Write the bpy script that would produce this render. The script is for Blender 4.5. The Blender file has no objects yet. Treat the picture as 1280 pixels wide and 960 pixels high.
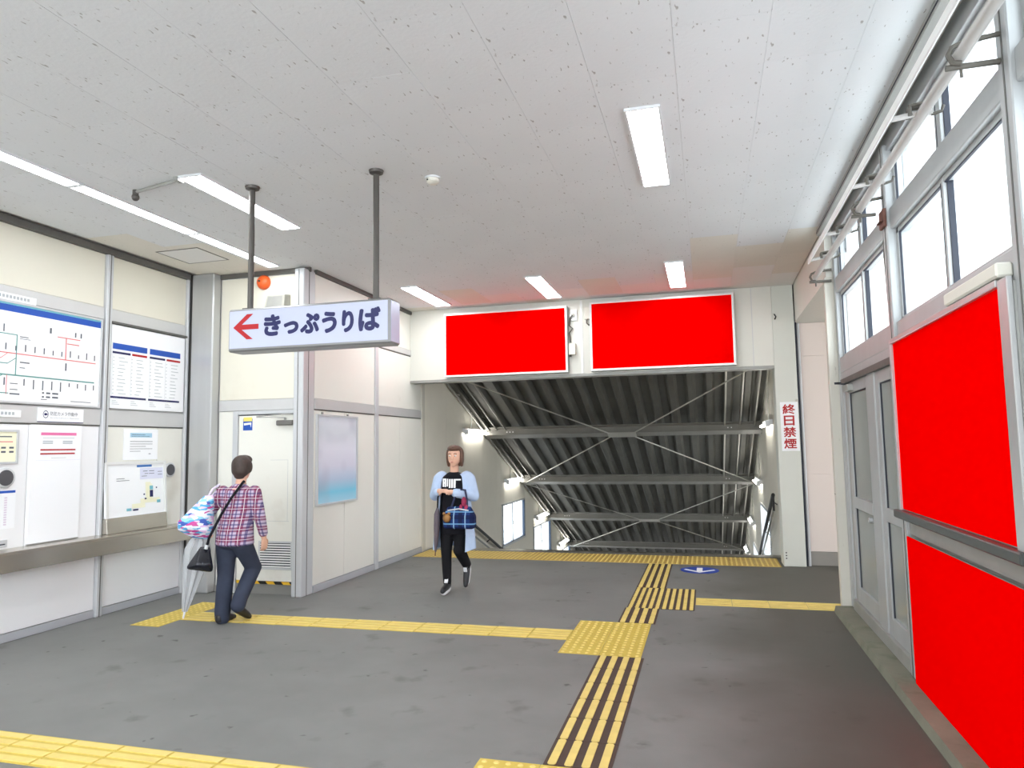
import bpy, bmesh, math, random
from mathutils import Vector, Matrix, Euler

random.seed(7)
SC = bpy.context.scene
COL = SC.collection
R = math.radians

# ------------------------------------------------------------------ camera
cam = bpy.data.cameras.new('camera')
cam.sensor_fit = 'HORIZONTAL'
cam.sensor_width = 36.0
cam.lens = 875.394 * 36.0 / 1280.0
cam.clip_start = 0.05
cam_ob = bpy.data.objects.new('camera', cam)
COL.objects.link(cam_ob)
yaw, pitch, roll = -0.26913, 0.0885452, -0.0155054
fwd = Vector((math.sin(yaw) * math.cos(pitch), math.cos(yaw) * math.cos(pitch), math.sin(pitch)))
rgt = Vector((math.cos(yaw), -math.sin(yaw), 0))
upv = rgt.cross(fwd)
r2 = math.cos(roll) * rgt + math.sin(roll) * upv
u2 = -math.sin(roll) * rgt + math.cos(roll) * upv
cam_ob.matrix_world = Matrix(((r2.x, u2.x, -fwd.x, 0), (r2.y, u2.y, -fwd.y, 0), (r2.z, u2.z, -fwd.z, 1.55), (0, 0, 0, 1)))
SC.camera = cam_ob

# ------------------------------------------------------------------ world / exposure
LAMP = 24.0          # ceiling fluorescent radiance
SKY = 6.3
world = bpy.data.worlds.new('overcast_sky')
SC.world = world
world.use_nodes = True
bg = world.node_tree.nodes['Background']
bg.inputs[0].default_value = (0.90, 0.95, 1.0, 1)
bg.inputs[1].default_value = SKY
SC.view_settings.view_transform = 'Standard'
SC.view_settings.look = 'None'
SC.view_settings.exposure = 0.0
SC.view_settings.gamma = 1.0
SC.view_settings.use_curve_mapping = False

# ------------------------------------------------------------------ materials
def s2l(c):
    return tuple((v / 12.92 if v <= 0.04045 else ((v + 0.055) / 1.055) ** 2.4) for v in c)

def hexc(r, g, b):
    return s2l((r / 255, g / 255, b / 255)) + (1,)

def new_mat(name):
    m = bpy.data.materials.new(name)
    m.use_nodes = True
    nt = m.node_tree
    return m, nt, nt.nodes['Principled BSDF']

def mat(name, col, rough=0.5, metal=0.0, var=0.0, scale=4.0, bump=0.0, bscale=60.0, emit=None, estr=0.0, spec=0.5, coord='Object', aniso=None):
    """Principled material with a noise mottling of the base colour and optional fine bump."""
    m, nt, p = new_mat(name)
    p.inputs['Roughness'].default_value = rough
    p.inputs['Metallic'].default_value = metal
    p.inputs['Specular IOR Level'].default_value = spec
    p.inputs['Base Color'].default_value = col
    tc = nt.nodes.new('ShaderNodeTexCoord')
    if var > 0:
        n = nt.nodes.new('ShaderNodeTexNoise')
        n.inputs['Scale'].default_value = scale
        n.inputs['Detail'].default_value = 6
        n.inputs['Roughness'].default_value = 0.62
        if aniso:
            mp = nt.nodes.new('ShaderNodeMapping')
            mp.inputs['Scale'].default_value = aniso
            nt.links.new(tc.outputs[coord], mp.inputs[0])
            nt.links.new(mp.outputs[0], n.inputs['Vector'])
        else:
            nt.links.new(tc.outputs[coord], n.inputs['Vector'])
        cr = nt.nodes.new('ShaderNodeValToRGB')
        a = tuple(c * (1 - var) for c in col[:3]) + (1,)
        b = tuple(min(1, c * (1 + var)) for c in col[:3]) + (1,)
        cr.color_ramp.elements[0].position = 0.3
        cr.color_ramp.elements[1].position = 0.7
        cr.color_ramp.elements[0].color = a
        cr.color_ramp.elements[1].color = b
        nt.links.new(n.outputs['Fac'], cr.inputs[0])
        nt.links.new(cr.outputs[0], p.inputs['Base Color'])
    if bump > 0:
        n2 = nt.nodes.new('ShaderNodeTexNoise')
        n2.inputs['Scale'].default_value = bscale
        n2.inputs['Detail'].default_value = 4
        nt.links.new(tc.outputs[coord], n2.inputs['Vector'])
        bp = nt.nodes.new('ShaderNodeBump')
        bp.inputs['Strength'].default_value = bump
        bp.inputs['Distance'].default_value = 0.004
        nt.links.new(n2.outputs['Fac'], bp.inputs['Height'])
        nt.links.new(bp.outputs[0], p.inputs['Normal'])
    if emit:
        p.inputs['Emission Color'].default_value = emit
        p.inputs['Emission Strength'].default_value = estr
    return m

def mix_spots(m, spot_col, scale, lo, hi, detail=2, coord='Object', stretch=(1, 1, 1), amount=1.0):
    """Overlay irregular dark spots (stains, pinholes) on a material's colour."""
    nt = m.node_tree
    p = nt.nodes['Principled BSDF']
    tc = nt.nodes.new('ShaderNodeTexCoord')
    mp = nt.nodes.new('ShaderNodeMapping')
    mp.inputs['Scale'].default_value = stretch
    nt.links.new(tc.outputs[coord], mp.inputs[0])
    n = nt.nodes.new('ShaderNodeTexNoise')
    n.inputs['Scale'].default_value = scale
    n.inputs['Detail'].default_value = detail
    nt.links.new(mp.outputs[0], n.inputs['Vector'])
    mr = nt.nodes.new('ShaderNodeMapRange')
    mr.inputs['From Min'].default_value = lo
    mr.inputs['From Max'].default_value = hi
    mr.inputs['To Max'].default_value = amount
    nt.links.new(n.outputs['Fac'], mr.inputs['Value'])
    mx = nt.nodes.new('ShaderNodeMix')
    mx.data_type = 'RGBA'
    old = p.inputs['Base Color'].links
    if old:
        nt.links.new(old[0].from_socket, mx.inputs[6])
    else:
        mx.inputs[6].default_value = p.inputs['Base Color'].default_value
    mx.inputs[7].default_value = spot_col
    nt.links.new(mr.outputs[0], mx.inputs[0])
    nt.links.new(mx.outputs[2], p.inputs['Base Color'])
    return m

def glass_mat(name, tint=(0.94, 0.97, 0.98, 1)):
    m = bpy.data.materials.new(name)
    m.use_nodes = True
    nt = m.node_tree
    nt.nodes.clear()
    out = nt.nodes.new('ShaderNodeOutputMaterial')
    tr = nt.nodes.new('ShaderNodeBsdfTransparent')
    tr.inputs[0].default_value = tint
    gl = nt.nodes.new('ShaderNodeBsdfGlossy')
    gl.inputs['Roughness'].default_value = 0.03
    lw = nt.nodes.new('ShaderNodeLayerWeight')
    pw = nt.nodes.new('ShaderNodeMath'); pw.operation = 'POWER'; pw.inputs[1].default_value = 5.0
    nt.links.new(lw.outputs['Facing'], pw.inputs[0])
    fr = nt.nodes.new('ShaderNodeMath'); fr.operation = 'MULTIPLY_ADD'; fr.inputs[1].default_value = 0.5; fr.inputs[2].default_value = 0.03
    nt.links.new(pw.outputs[0], fr.inputs[0])
    mx = nt.nodes.new('ShaderNodeMixShader')
    nt.links.new(fr.outputs[0], mx.inputs[0])
    nt.links.new(tr.outputs[0], mx.inputs[1])
    nt.links.new(gl.outputs[0], mx.inputs[2])
    nt.links.new(mx.outputs[0], out.inputs[0])
    return m

M = {}
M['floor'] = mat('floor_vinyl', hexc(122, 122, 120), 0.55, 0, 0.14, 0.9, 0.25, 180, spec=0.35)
mix_spots(M['floor'], hexc(78, 77, 74), 3.2, 0.62, 0.72, 5, amount=0.45)
mix_spots(M['floor'], hexc(52, 51, 48), 9.0, 0.70, 0.76, 2, amount=0.7)
def kerb_grime_shade(m):  # grime along the kerb plus the right side's weaker light, as darker colour
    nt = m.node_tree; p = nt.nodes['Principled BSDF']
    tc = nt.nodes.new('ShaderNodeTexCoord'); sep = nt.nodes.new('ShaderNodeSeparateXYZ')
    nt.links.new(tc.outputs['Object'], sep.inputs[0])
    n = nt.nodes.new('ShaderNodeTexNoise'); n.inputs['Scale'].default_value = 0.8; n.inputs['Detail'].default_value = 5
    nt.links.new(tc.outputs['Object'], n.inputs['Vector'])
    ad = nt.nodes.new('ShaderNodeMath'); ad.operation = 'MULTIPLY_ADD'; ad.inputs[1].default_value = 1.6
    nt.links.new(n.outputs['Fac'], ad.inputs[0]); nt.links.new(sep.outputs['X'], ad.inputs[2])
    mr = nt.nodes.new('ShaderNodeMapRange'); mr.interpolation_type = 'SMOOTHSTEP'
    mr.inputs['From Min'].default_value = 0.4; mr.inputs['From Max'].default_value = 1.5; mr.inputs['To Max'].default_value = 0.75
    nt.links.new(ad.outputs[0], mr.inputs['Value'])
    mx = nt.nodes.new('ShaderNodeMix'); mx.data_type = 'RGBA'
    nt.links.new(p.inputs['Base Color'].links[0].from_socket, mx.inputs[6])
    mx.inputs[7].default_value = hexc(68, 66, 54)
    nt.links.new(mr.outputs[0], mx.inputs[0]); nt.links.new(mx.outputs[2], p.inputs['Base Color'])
kerb_grime_shade(M['floor'])
M['edge_steel'] = mat('stair_edge_steel', hexc(150, 145, 135), 0.35, 0.7, 0.1, 8)
M['tile_a'] = mat('ceiling_board', hexc(224, 226, 227), 0.9, 0, 0.02, 1.0, 0.4, 40)
mix_spots(M['tile_a'], hexc(172, 170, 166), 42, 0.67, 0.72, 2, stretch=(1.0, 0.35, 1))
M['tile_old'] = mat('ceiling_board_yellowed', hexc(222, 218, 208), 0.9, 0, 0.03, 1.3, 0.4, 40)
mix_spots(M['tile_old'], hexc(165, 160, 148), 42, 0.69, 0.74, 2)
M['tile_new'] = mat('ceiling_board_new', hexc(226, 225, 222), 0.9, 0, 0.01, 1.0, 0.3, 40)
M['slab'] = mat('ceiling_backing', hexc(206, 203, 198), 0.9, 0, 0.03)
M['hatch'] = mat('hatch_frame', hexc(120, 118, 112), 0.5, 0.4)
M['dark_trim'] = mat('dark_channel', hexc(104, 103, 99), 0.5, 0.4, 0.08, 5)
M['cream'] = mat('cream_panel', hexc(229, 225, 209), 0.45, 0, 0.015, 1.2)
mix_spots(M['cream'], hexc(205, 196, 175), 1.6, 0.66, 0.80, 5, amount=0.4)
M['cream_side'] = mat('pale_panel', hexc(234, 233, 224), 0.45, 0, 0.015, 1.2)
mix_spots(M['cream_side'], hexc(200, 193, 178), 2.1, 0.64, 0.78, 5, amount=0.4)
M['white_panel'] = mat('white_panel', hexc(240, 240, 241), 0.4, 0, 0.01, 1.5)
M['lintel'] = mat('lintel_paint', hexc(224, 223, 214), 0.6, 0, 0.02, 1.0)
M['pillar'] = mat('pillar_paint', hexc(214, 216, 207), 0.5, 0, 0.03, 1.5)
mix_spots(M['pillar'], hexc(150, 140, 120), 7, 0.70, 0.76, 4, amount=0.5)
M['pink'] = mat('pinkish_wall', hexc(236, 224, 216), 0.55, 0, 0.01, 1.0)
M['beige'] = mat('beige_jamb', hexc(206, 202, 190), 0.5, 0, 0.03, 2)
M['alu'] = mat('aluminium', hexc(204, 206, 208), 0.42, 0.22, 0.04, 5, aniso=(1, 1, 0.15))
M['alu_dark'] = mat('aged_aluminium', hexc(160, 160, 155), 0.45, 0.25, 0.10, 4)
M['rail'] = mat('grey_rail', hexc(206, 206, 205), 0.42, 0.25, 0.03, 3)
M['gasket'] = mat('black_gasket', hexc(40, 44, 56), 0.6)
M['sash'] = mat('dark_blue_sash', hexc(34, 52, 74), 0.5)
M['steel'] = mat('brushed_steel', hexc(190, 184, 174), 0.27, 0.9, 0.08, 2, aniso=(6, 0.6, 6))
M['steel_col'] = mat('steel_column', hexc(192, 193, 193), 0.34, 0.5, 0.05, 2, aniso=(3, 3, 0.3))
M['frost'] = mat('grey_frosted_glass', hexc(158, 162, 158), 0.25, 0, 0.02, 2, spec=0.5)
M['ledge'] = mat('dark_ledge', hexc(74, 78, 76), 0.4, 0.3)
M['closer'] = mat('closer_metal', hexc(122, 120, 116), 0.35, 0.6)
M['kerb'] = mat('mossy_concrete', hexc(122, 121, 106), 0.85, 0, 0.14, 3, 0.5, 80)
mix_spots(M['kerb'], hexc(88, 96, 72), 5, 0.55, 0.68, 5, amount=0.6)
M['base'] = mat('base_grey', hexc(176, 178, 182), 0.5, 0, 0.04, 3)
M['base_dark'] = mat('base_dark_grey', hexc(150, 146, 140), 0.6, 0, 0.06, 3)
M['step'] = mat('grey_step', hexc(138, 137, 133), 0.6, 0, 0.08, 3)
M['black'] = mat('black_paint', hexc(28, 28, 29), 0.5)
M['yellow'] = mat('tactile_yellow', hexc(204, 178, 76), 0.55, 0, 0.06, 6)
M['yellow_pale'] = mat('tactile_yellow_worn', hexc(224, 200, 116), 0.55, 0, 0.08, 9)
M['yellow_edge'] = mat('tactile_yellow_edge', hexc(196, 162, 82), 0.55, 0, 0.10, 6)
M['tac_dark'] = mat('tactile_dark_base', hexc(70, 54, 46), 0.7, 0, 0.15, 8)
M['tac_light'] = mat('tactile_joint', hexc(176, 160, 128), 0.7, 0, 0.1, 8)
M['red'] = mat('red_ad_face', (0.8, 0.0, 0.0, 1), 0.9, 0, emit=(1, 0, 0, 1), estr=0.06, spec=0.0)
M['red_side'] = mat('red_board_face', (0.7, 0.0, 0.0, 1), 0.9, 0, emit=(1, 0, 0, 1), estr=0.30, spec=0.0)  # glow added so the dimly lit side boards show full red
M['frame_white'] = mat('white_frame', hexc(232, 232, 230), 0.35, 0.2)
M['print_red'] = mat('print_red', hexc(178, 8, 18), 0.5)
M['print_navy'] = mat('print_navy', hexc(14, 18, 84), 0.45)
M['print_blue'] = mat('print_blue', hexc(16, 78, 176), 0.5)
M['print_cyan'] = mat('print_cyan', hexc(120, 190, 205), 0.5)
M['print_grey'] = mat('print_grey', hexc(178, 184, 188), 0.6)
M['print_dark'] = mat('print_dark', hexc(92, 96, 104), 0.6)
M['print_pink'] = mat('print_pink', hexc(232, 120, 170), 0.6)
M['print_rose'] = mat('print_rose', hexc(222, 130, 132), 0.6)
M['print_teal'] = mat('print_teal', hexc(96, 152, 146), 0.6)
M['print_lilac'] = mat('print_lilac', hexc(222, 224, 242), 0.6)
M['print_cream'] = mat('print_cream', hexc(246, 243, 214), 0.6)
M['paper'] = mat('white_paper', hexc(247, 248, 250), 0.55)
M['sign_face'] = mat('sign_face', hexc(194, 199, 222), 0.18)
M['sign_body'] = mat('sign_casing', hexc(142, 142, 142), 0.35, 0.4, 0.04, 4)
M['pole'] = mat('dark_pole', hexc(92, 88, 84), 0.45, 0.5, 0.1, 6)
M['lamp'] = mat('lamp_tube', (1, 1, 1, 1), 0.5, emit=(0.94, 0.975, 1.0, 1), estr=LAMP)
M['stair_lamp'] = mat('stair_lamp_tube', (1, 1, 1, 1), 0.5, emit=(1.0, 0.97, 0.9, 1), estr=24.0)
M['lamp_body'] = mat('lamp_body', hexc(226, 228, 230), 0.4, 0.1)
M['orange'] = mat('orange_plastic', hexc(232, 96, 36), 0.4)
M['offwhite'] = mat('offwhite_plastic', hexc(226, 224, 212), 0.5)
M['greybox'] = mat('grey_box', hexc(178, 176, 166), 0.5)
M['roof'] = mat('roof_sheet_grey', hexc(92, 91, 85), 0.6, 0.15, 0.12, 3)
M['beam'] = mat('beam_paint', hexc(138, 136, 130), 0.5, 0.2, 0.08, 3)
M['rod'] = mat('galvanised_rod', hexc(188, 186, 178), 0.4, 0.5)
M['stairwall'] = mat('stair_wall_panel', hexc(232, 227, 214), 0.55, 0, 0.03, 1.5)
M['stair'] = mat('stair_concrete', hexc(130, 128, 124), 0.8, 0, 0.08, 3)
M['rust'] = mat('rust_brown', hexc(112, 72, 60), 0.7, 0, 0.15, 8)
M['alu_right'] = mat('shaded_aluminium', hexc(176, 178, 178), 0.42, 0.2, 0.05, 5, aniso=(1, 1, 0.15))  # aluminium with the shade of the backlit wall put into its colour
M['pipe'] = mat('white_pipe', hexc(192, 188, 184), 0.45, 0.1, 0.05, 6)  # white pipe greyed in its colour for its backlit shade
M['strip'] = mat('white_bar', hexc(236, 236, 234), 0.4)
M['glass'] = glass_mat('window_glass')
M['speaker'] = mat('intercom_grille', hexc(92, 92, 96), 0.5, 0.5)
M['outside_wall'] = mat('outside_white_wall', hexc(235, 236, 238), 0.7, 0, 0.02, 1)
M['wire'] = mat('wire_grey', hexc(96, 92, 84), 0.6)

def poster_gradient():
    m, nt, p = new_mat('poster_gradient')
    p.inputs['Roughness'].default_value = 0.2
    tc = nt.nodes.new('ShaderNodeTexCoord')
    sep = nt.nodes.new('ShaderNodeSeparateXYZ')
    nt.links.new(tc.outputs['Generated'], sep.inputs[0])
    cr = nt.nodes.new('ShaderNodeValToRGB')
    e = cr.color_ramp.elements
    e[0].position, e[0].color = 0.0, hexc(168, 216, 238)
    e[1].position, e[1].color = 1.0, hexc(226, 230, 238)
    for pos, c in ((0.12, hexc(130, 208, 236)), (0.26, hexc(186, 206, 230)), (0.42, hexc(222, 222, 238)), (0.62, hexc(232, 232, 244)), (0.8, hexc(222, 226, 234))):
        el = e.new(pos)
        el.color = c
    nt.links.new(sep.outputs['Z'], cr.inputs[0])
    n = nt.nodes.new('ShaderNodeTexNoise')
    n.inputs['Scale'].default_value = 3.0
    n.inputs['Detail'].default_value = 0
    nt.links.new(tc.outputs['Generated'], n.inputs['Vector'])
    mr = nt.nodes.new('ShaderNodeMapRange')
    mr.inputs['From Min'].default_value = 0.5
    mr.inputs['From Max'].default_value = 0.8
    mr.inputs['To Max'].default_value = 0.5
    nt.links.new(n.outputs['Fac'], mr.inputs['Value'])
    mx = nt.nodes.new('ShaderNodeMix')
    mx.data_type = 'RGBA'
    mx.inputs[7].default_value = hexc(168, 164, 186)
    nt.links.new(cr.outputs[0], mx.inputs[6])
    nt.links.new(mr.outputs[0], mx.inputs[0])
    nt.links.new(mx.outputs[2], p.inputs['Base Color'])
    return m
M['poster'] = poster_gradient()

def hazard():
    m, nt, p = new_mat('hazard_stripes')
    tc = nt.nodes.new('ShaderNodeTexCoord')
    sep = nt.nodes.new('ShaderNodeSeparateXYZ')
    nt.links.new(tc.outputs['Object'], sep.inputs[0])
    ad = nt.nodes.new('ShaderNodeMath'); ad.operation = 'ADD'
    nt.links.new(sep.outputs['X'], ad.inputs[0]); nt.links.new(sep.outputs['Z'], ad.inputs[1])
    mu = nt.nodes.new('ShaderNodeMath'); mu.operation = 'MULTIPLY'; mu.inputs[1].default_value = 5.2
    nt.links.new(ad.outputs[0], mu.inputs[0])
    fr = nt.nodes.new('ShaderNodeMath'); fr.operation = 'FRACT'
    nt.links.new(mu.outputs[0], fr.inputs[0])
    gt = nt.nodes.new('ShaderNodeMath'); gt.operation = 'GREATER_THAN'; gt.inputs[1].default_value = 0.5
    nt.links.new(fr.outputs[0], gt.inputs[0])
    mx = nt.nodes.new('ShaderNodeMix'); mx.data_type = 'RGBA'
    mx.inputs[6].default_value = hexc(30, 28, 26); mx.inputs[7].default_value = hexc(240, 190, 50)
    nt.links.new(gt.outputs[0], mx.inputs[0])
    nt.links.new(mx.outputs[2], p.inputs['Base Color'])
    return m
M['hazard'] = hazard()

def plaid(name, base, stripes, rough=0.85):
    """woven check: list of (axis, freq, lo, hi, colour, amount); axis 0 = around the body, 2 = height"""
    m, nt, p = new_mat(name)
    p.inputs['Roughness'].default_value = rough
    p.inputs['Specular IOR Level'].default_value = 0.2
    tc = nt.nodes.new('ShaderNodeTexCoord')
    sep = nt.nodes.new('ShaderNodeSeparateXYZ')
    nt.links.new(tc.outputs['Object'], sep.inputs[0])
    cur = None
    for ax, fq, lo, hi, c, amt in stripes:
        mu = nt.nodes.new('ShaderNodeMath'); mu.operation = 'MULTIPLY'; mu.inputs[1].default_value = fq
        nt.links.new(sep.outputs[ax], mu.inputs[0])
        fr = nt.nodes.new('ShaderNodeMath'); fr.operation = 'FRACT'
        nt.links.new(mu.outputs[0], fr.inputs[0])
        g = nt.nodes.new('ShaderNodeMath'); g.operation = 'GREATER_THAN'; g.inputs[1].default_value = lo
        l = nt.nodes.new('ShaderNodeMath'); l.operation = 'LESS_THAN'; l.inputs[1].default_value = hi
        nt.links.new(fr.outputs[0], g.inputs[0]); nt.links.new(fr.outputs[0], l.inputs[0])
        an = nt.nodes.new('ShaderNodeMath'); an.operation = 'MULTIPLY'
        nt.links.new(g.outputs[0], an.inputs[0]); nt.links.new(l.outputs[0], an.inputs[1])
        sc = nt.nodes.new('ShaderNodeMath'); sc.operation = 'MULTIPLY'; sc.inputs[1].default_value = amt
        nt.links.new(an.outputs[0], sc.inputs[0])
        mx = nt.nodes.new('ShaderNodeMix'); mx.data_type = 'RGBA'
        if cur is None:
            mx.inputs[6].default_value = base
        else:
            nt.links.new(cur, mx.inputs[6])
        mx.inputs[7].default_value = c
        nt.links.new(sc.outputs[0], mx.inputs[0])
        cur = mx.outputs[2]
    nt.links.new(cur, p.inputs['Base Color'])
    return m

# ------------------------------------------------------------------ mesh builder
class MB:
    DX = 0.0          # sideways shift of everything built while it is set
    def __init__(s):
        s.v, s.f, s.multi = [], [], False

    def add(s, vs, fs):
        o = len(s.v)
        s.v += [tuple(x) for x in vs]
        s.f += [tuple(i + o for i in f) for f in fs]
        return s

    def box(s, x0, x1, y0, y1, z0, z1):
        vs = [(x0, y0, z0), (x1, y0, z0), (x1, y1, z0), (x0, y1, z0), (x0, y0, z1), (x1, y0, z1), (x1, y1, z1), (x0, y1, z1)]
        return s.add(vs, [(0, 3, 2, 1), (4, 5, 6, 7), (0, 1, 5, 4), (1, 2, 6, 5), (2, 3, 7, 6), (3, 0, 4, 7)])

    def tube(s, pts, r, n=10, r1=None, caps=True):
        pts = [Vector(p) for p in pts]
        k = len(pts)
        rs = r if isinstance(r, (list, tuple)) else [r + ((r1 - r) * i / (k - 1) if r1 is not None else 0) for i in range(k)]
        prev = None
        o = len(s.v)
        for i, p in enumerate(pts):
            t = (pts[min(i + 1, k - 1)] - pts[max(i - 1, 0)]).normalized()
            if prev is None:
                a = t.orthogonal().normalized()
            else:
                a = (prev - t * prev.dot(t)).normalized()
            prev = a
            b = t.cross(a)
            for j in range(n):
                th = 2 * math.pi * j / n
                s.v.append(tuple(p + (a * math.cos(th) + b * math.sin(th)) * rs[i]))
        for i in range(k - 1):
            for j in range(n):
                j2 = (j + 1) % n
                s.f.append((o + i * n + j, o + i * n + j2, o + (i + 1) * n + j2, o + (i + 1) * n + j))
        if caps:
            s.f.append(tuple(o + j for j in reversed(range(n))))
            s.f.append(tuple(o + (k - 1) * n + j for j in range(n)))
        return s

    def beam(s, p0, p1, w, h, up=(0, 0, 1)):
        p0, p1 = Vector(p0), Vector(p1)
        t = (p1 - p0).normalized()
        u = Vector(up)
        u = (u - t * u.dot(t)).normalized()
        a = t.cross(u)
        vs = []
        for p in (p0, p1):
            for sx, sz in ((-1, -1), (1, -1), (1, 1), (-1, 1)):
                vs.append(p + a * sx * w / 2 + u * sz * h / 2)
        return s.add(vs, [(0, 1, 2, 3), (7, 6, 5, 4), (0, 4, 5, 1), (1, 5, 6, 2), (2, 6, 7, 3), (3, 7, 4, 0)])

    def ell(s, c, r, n=16, m=10):
        o = len(s.v)
        c = Vector(c)
        for i in range(1, m):
            ph = math.pi * i / m
            for j in range(n):
                th = 2 * math.pi * j / n
                s.v.append((c.x + r[0] * math.sin(ph) * math.cos(th), c.y + r[1] * math.sin(ph) * math.sin(th), c.z + r[2] * math.cos(ph)))
        t = len(s.v); s.v.append((c.x, c.y, c.z + r[2]))
        b = len(s.v); s.v.append((c.x, c.y, c.z - r[2]))
        for i in range(m - 2):
            for j in range(n):
                j2 = (j + 1) % n
                s.f.append((o + i * n + j, o + (i + 1) * n + j, o + (i + 1) * n + j2, o + i * n + j2))
        for j in range(n):
            j2 = (j + 1) % n
            s.f.append((t, o + j, o + j2))
            s.f.append((b, o + (m - 2) * n + j2, o + (m - 2) * n + j))
        return s

    def prism(s, poly, axis, a0, a1):
        """extrude a 2-D polygon along axis (0,1,2); poly in the two other axes, in order"""
        n = len(poly)
        vs = []
        for a in (a0, a1):
            for p in poly:
                q = list(p); q.insert(axis, a)
                vs.append(tuple(q))
        fs = [tuple(range(n)), tuple(reversed(range(n, 2 * n)))]
        fs += [(i, i + n, (i + 1) % n + n, (i + 1) % n) for i in range(n)]
        return s.add(vs, fs)

    def mesh(s, name, m, off=(0, 0, 0), smooth=False, bevel=0.0):
        me = bpy.data.meshes.new(name)
        me.from_pydata([(x - off[0] + MB.DX, y - off[1], z - off[2]) for x, y, z in s.v], [], s.f)
        bm = bmesh.new()
        bm.from_mesh(me)
        bmesh.ops.recalc_face_normals(bm, faces=bm.faces)
        if bevel:
            es = [e for e in bm.edges if len(e.link_faces) == 2 and e.calc_face_angle(0) > 0.5]
            bmesh.ops.bevel(bm, geom=es, offset=bevel, segments=1, profile=0.5, affect='EDGES')
        bm.to_mesh(me)
        bm.free()
        if smooth:
            for p in me.polygons:
                p.use_smooth = True
            me.set_sharp_from_angle(angle=R(40))
        me.materials.append(m)
        return me

WL = {}

def tag(o, label=None, cat=None, group=None, kind=None):
    if label: o['label'] = label
    if cat: o['category'] = cat
    if group: o['group'] = group
    if kind: o['kind'] = kind
    return o

def empty(name, loc=(0, 0, 0)):
    o = bpy.data.objects.new(name, None)
    o.empty_display_size = 0.1
    COL.objects.link(o)
    o.location = loc
    WL[o.name] = Vector(loc)
    return o

def thing(name, loc, label, cat, group=None):
    return tag(empty(name, loc), label, cat, group)

def part(name, mb, m, parent=None, smooth=False, bevel=0.0, label=None, loc=None):
    """link mb (world coordinates) as one object below parent; its origin sits at loc (default: the parent's)"""
    base = WL[parent.name] if parent else Vector((0, 0, 0))
    org = Vector(loc) if loc is not None else base.copy()
    me = mb if isinstance(mb, bpy.types.Mesh) else mb.mesh(name, m, org, smooth, bevel)
    o = bpy.data.objects.new(name, me)
    COL.objects.link(o)
    o.location = org - base
    if parent: o.parent = parent
    WL[o.name] = org
    if getattr(mb, 'multi', False) and parent:
        o['kind'] = 'stuff'          # rows of small print on one sheet
    if label: o['label'] = label
    return o

def solo(name, mb, m, label, cat, group=None, smooth=False, bevel=0.0, loc=(0, 0, 0)):
    return tag(part(name, mb, m, None, smooth, bevel, None, loc), label, cat, group)

def structure(name, mb=None, m=None, **k):
    o = empty(name) if mb is None else part(name, mb, m, None, **k)
    o['kind'] = 'structure'
    return o

def dup(root, loc, label=None, group=None):
    r = root.copy(); COL.objects.link(r); r.location = loc
    WL[r.name] = Vector(loc)
    if label: r['label'] = label
    if group: r['group'] = group
    for ch in list(root.children):
        c = ch.copy(); COL.objects.link(c); c.parent = r
        for g in list(ch.children):
            d = g.copy(); COL.objects.link(d); d.parent = c
    return r

def text_mb(body, fit, place, bold=0.0):
    """flat lettering: fit = (u0,u1,v0,v1) box on the surface, place(u,v,w) -> world, w = height off it"""
    cu = bpy.data.curves.new('t', 'FONT')
    cu.body = body
    cu.extrude = 0.0
    cu.resolution_u = 6
    o = bpy.data.objects.new('t', cu)
    COL.objects.link(o)
    dg = bpy.context.evaluated_depsgraph_get()
    me = bpy.data.meshes.new_from_object(o.evaluated_get(dg))
    bpy.data.objects.remove(o)
    bpy.data.curves.remove(cu)
    xs = [v.co.x for v in me.vertices]; ys = [v.co.y for v in me.vertices]
    x0, x1, y0, y1 = min(xs), max(xs), min(ys), max(ys)
    u0, u1, v0, v1 = fit
    mb = MB()
    g = bold
    u0, u1, v0, v1 = u0 + g, u1 - g, v0 + g, v1 - g
    for q in range(9 if g else 1):
        du, dv = (g * math.cos(q * math.pi / 4), g * math.sin(q * math.pi / 4)) if q else (0, 0)
        mb.add([place(u0 + (v.co.x - x0) / (x1 - x0) * (u1 - u0) + du, v0 + (v.co.y - y0) / (y1 - y0) * (v1 - v0) + dv, q * .00005) for v in me.vertices],
               [tuple(p.vertices) for p in me.polygons])
    bpy.data.meshes.remove(me)
    return mb

# surface frames: u to the right as one looks at it, v up
def on_front(y, e=0.002):       # plane facing the camera (-Y)
    return lambda u, v, w=0.0: (u, y - e - w, v)
def on_left(x, e=0.002):        # plane facing +X ; u = Y
    return lambda u, v, w=0.0: (x + e + w, u, v)

def quads(place, rects, w=0.0):
    mb = MB()
    mb.multi = len(rects) > 1
    for (u0, u1, v0, v1) in rects:
        mb.add([place(u0, v0, w), place(u1, v0, w), place(u1, v1, w), place(u0, v1, w)], [(0, 1, 2, 3)])
    return mb

# ================================================================== SETTING
ZC = 3.56
# floor
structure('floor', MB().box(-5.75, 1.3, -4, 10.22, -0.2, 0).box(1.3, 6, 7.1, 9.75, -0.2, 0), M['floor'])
tr = structure('trim_1', MB().box(-4.17, 0.95, 10.22, 10.40, -0.2, 0.001), M['edge_steel'])

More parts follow.
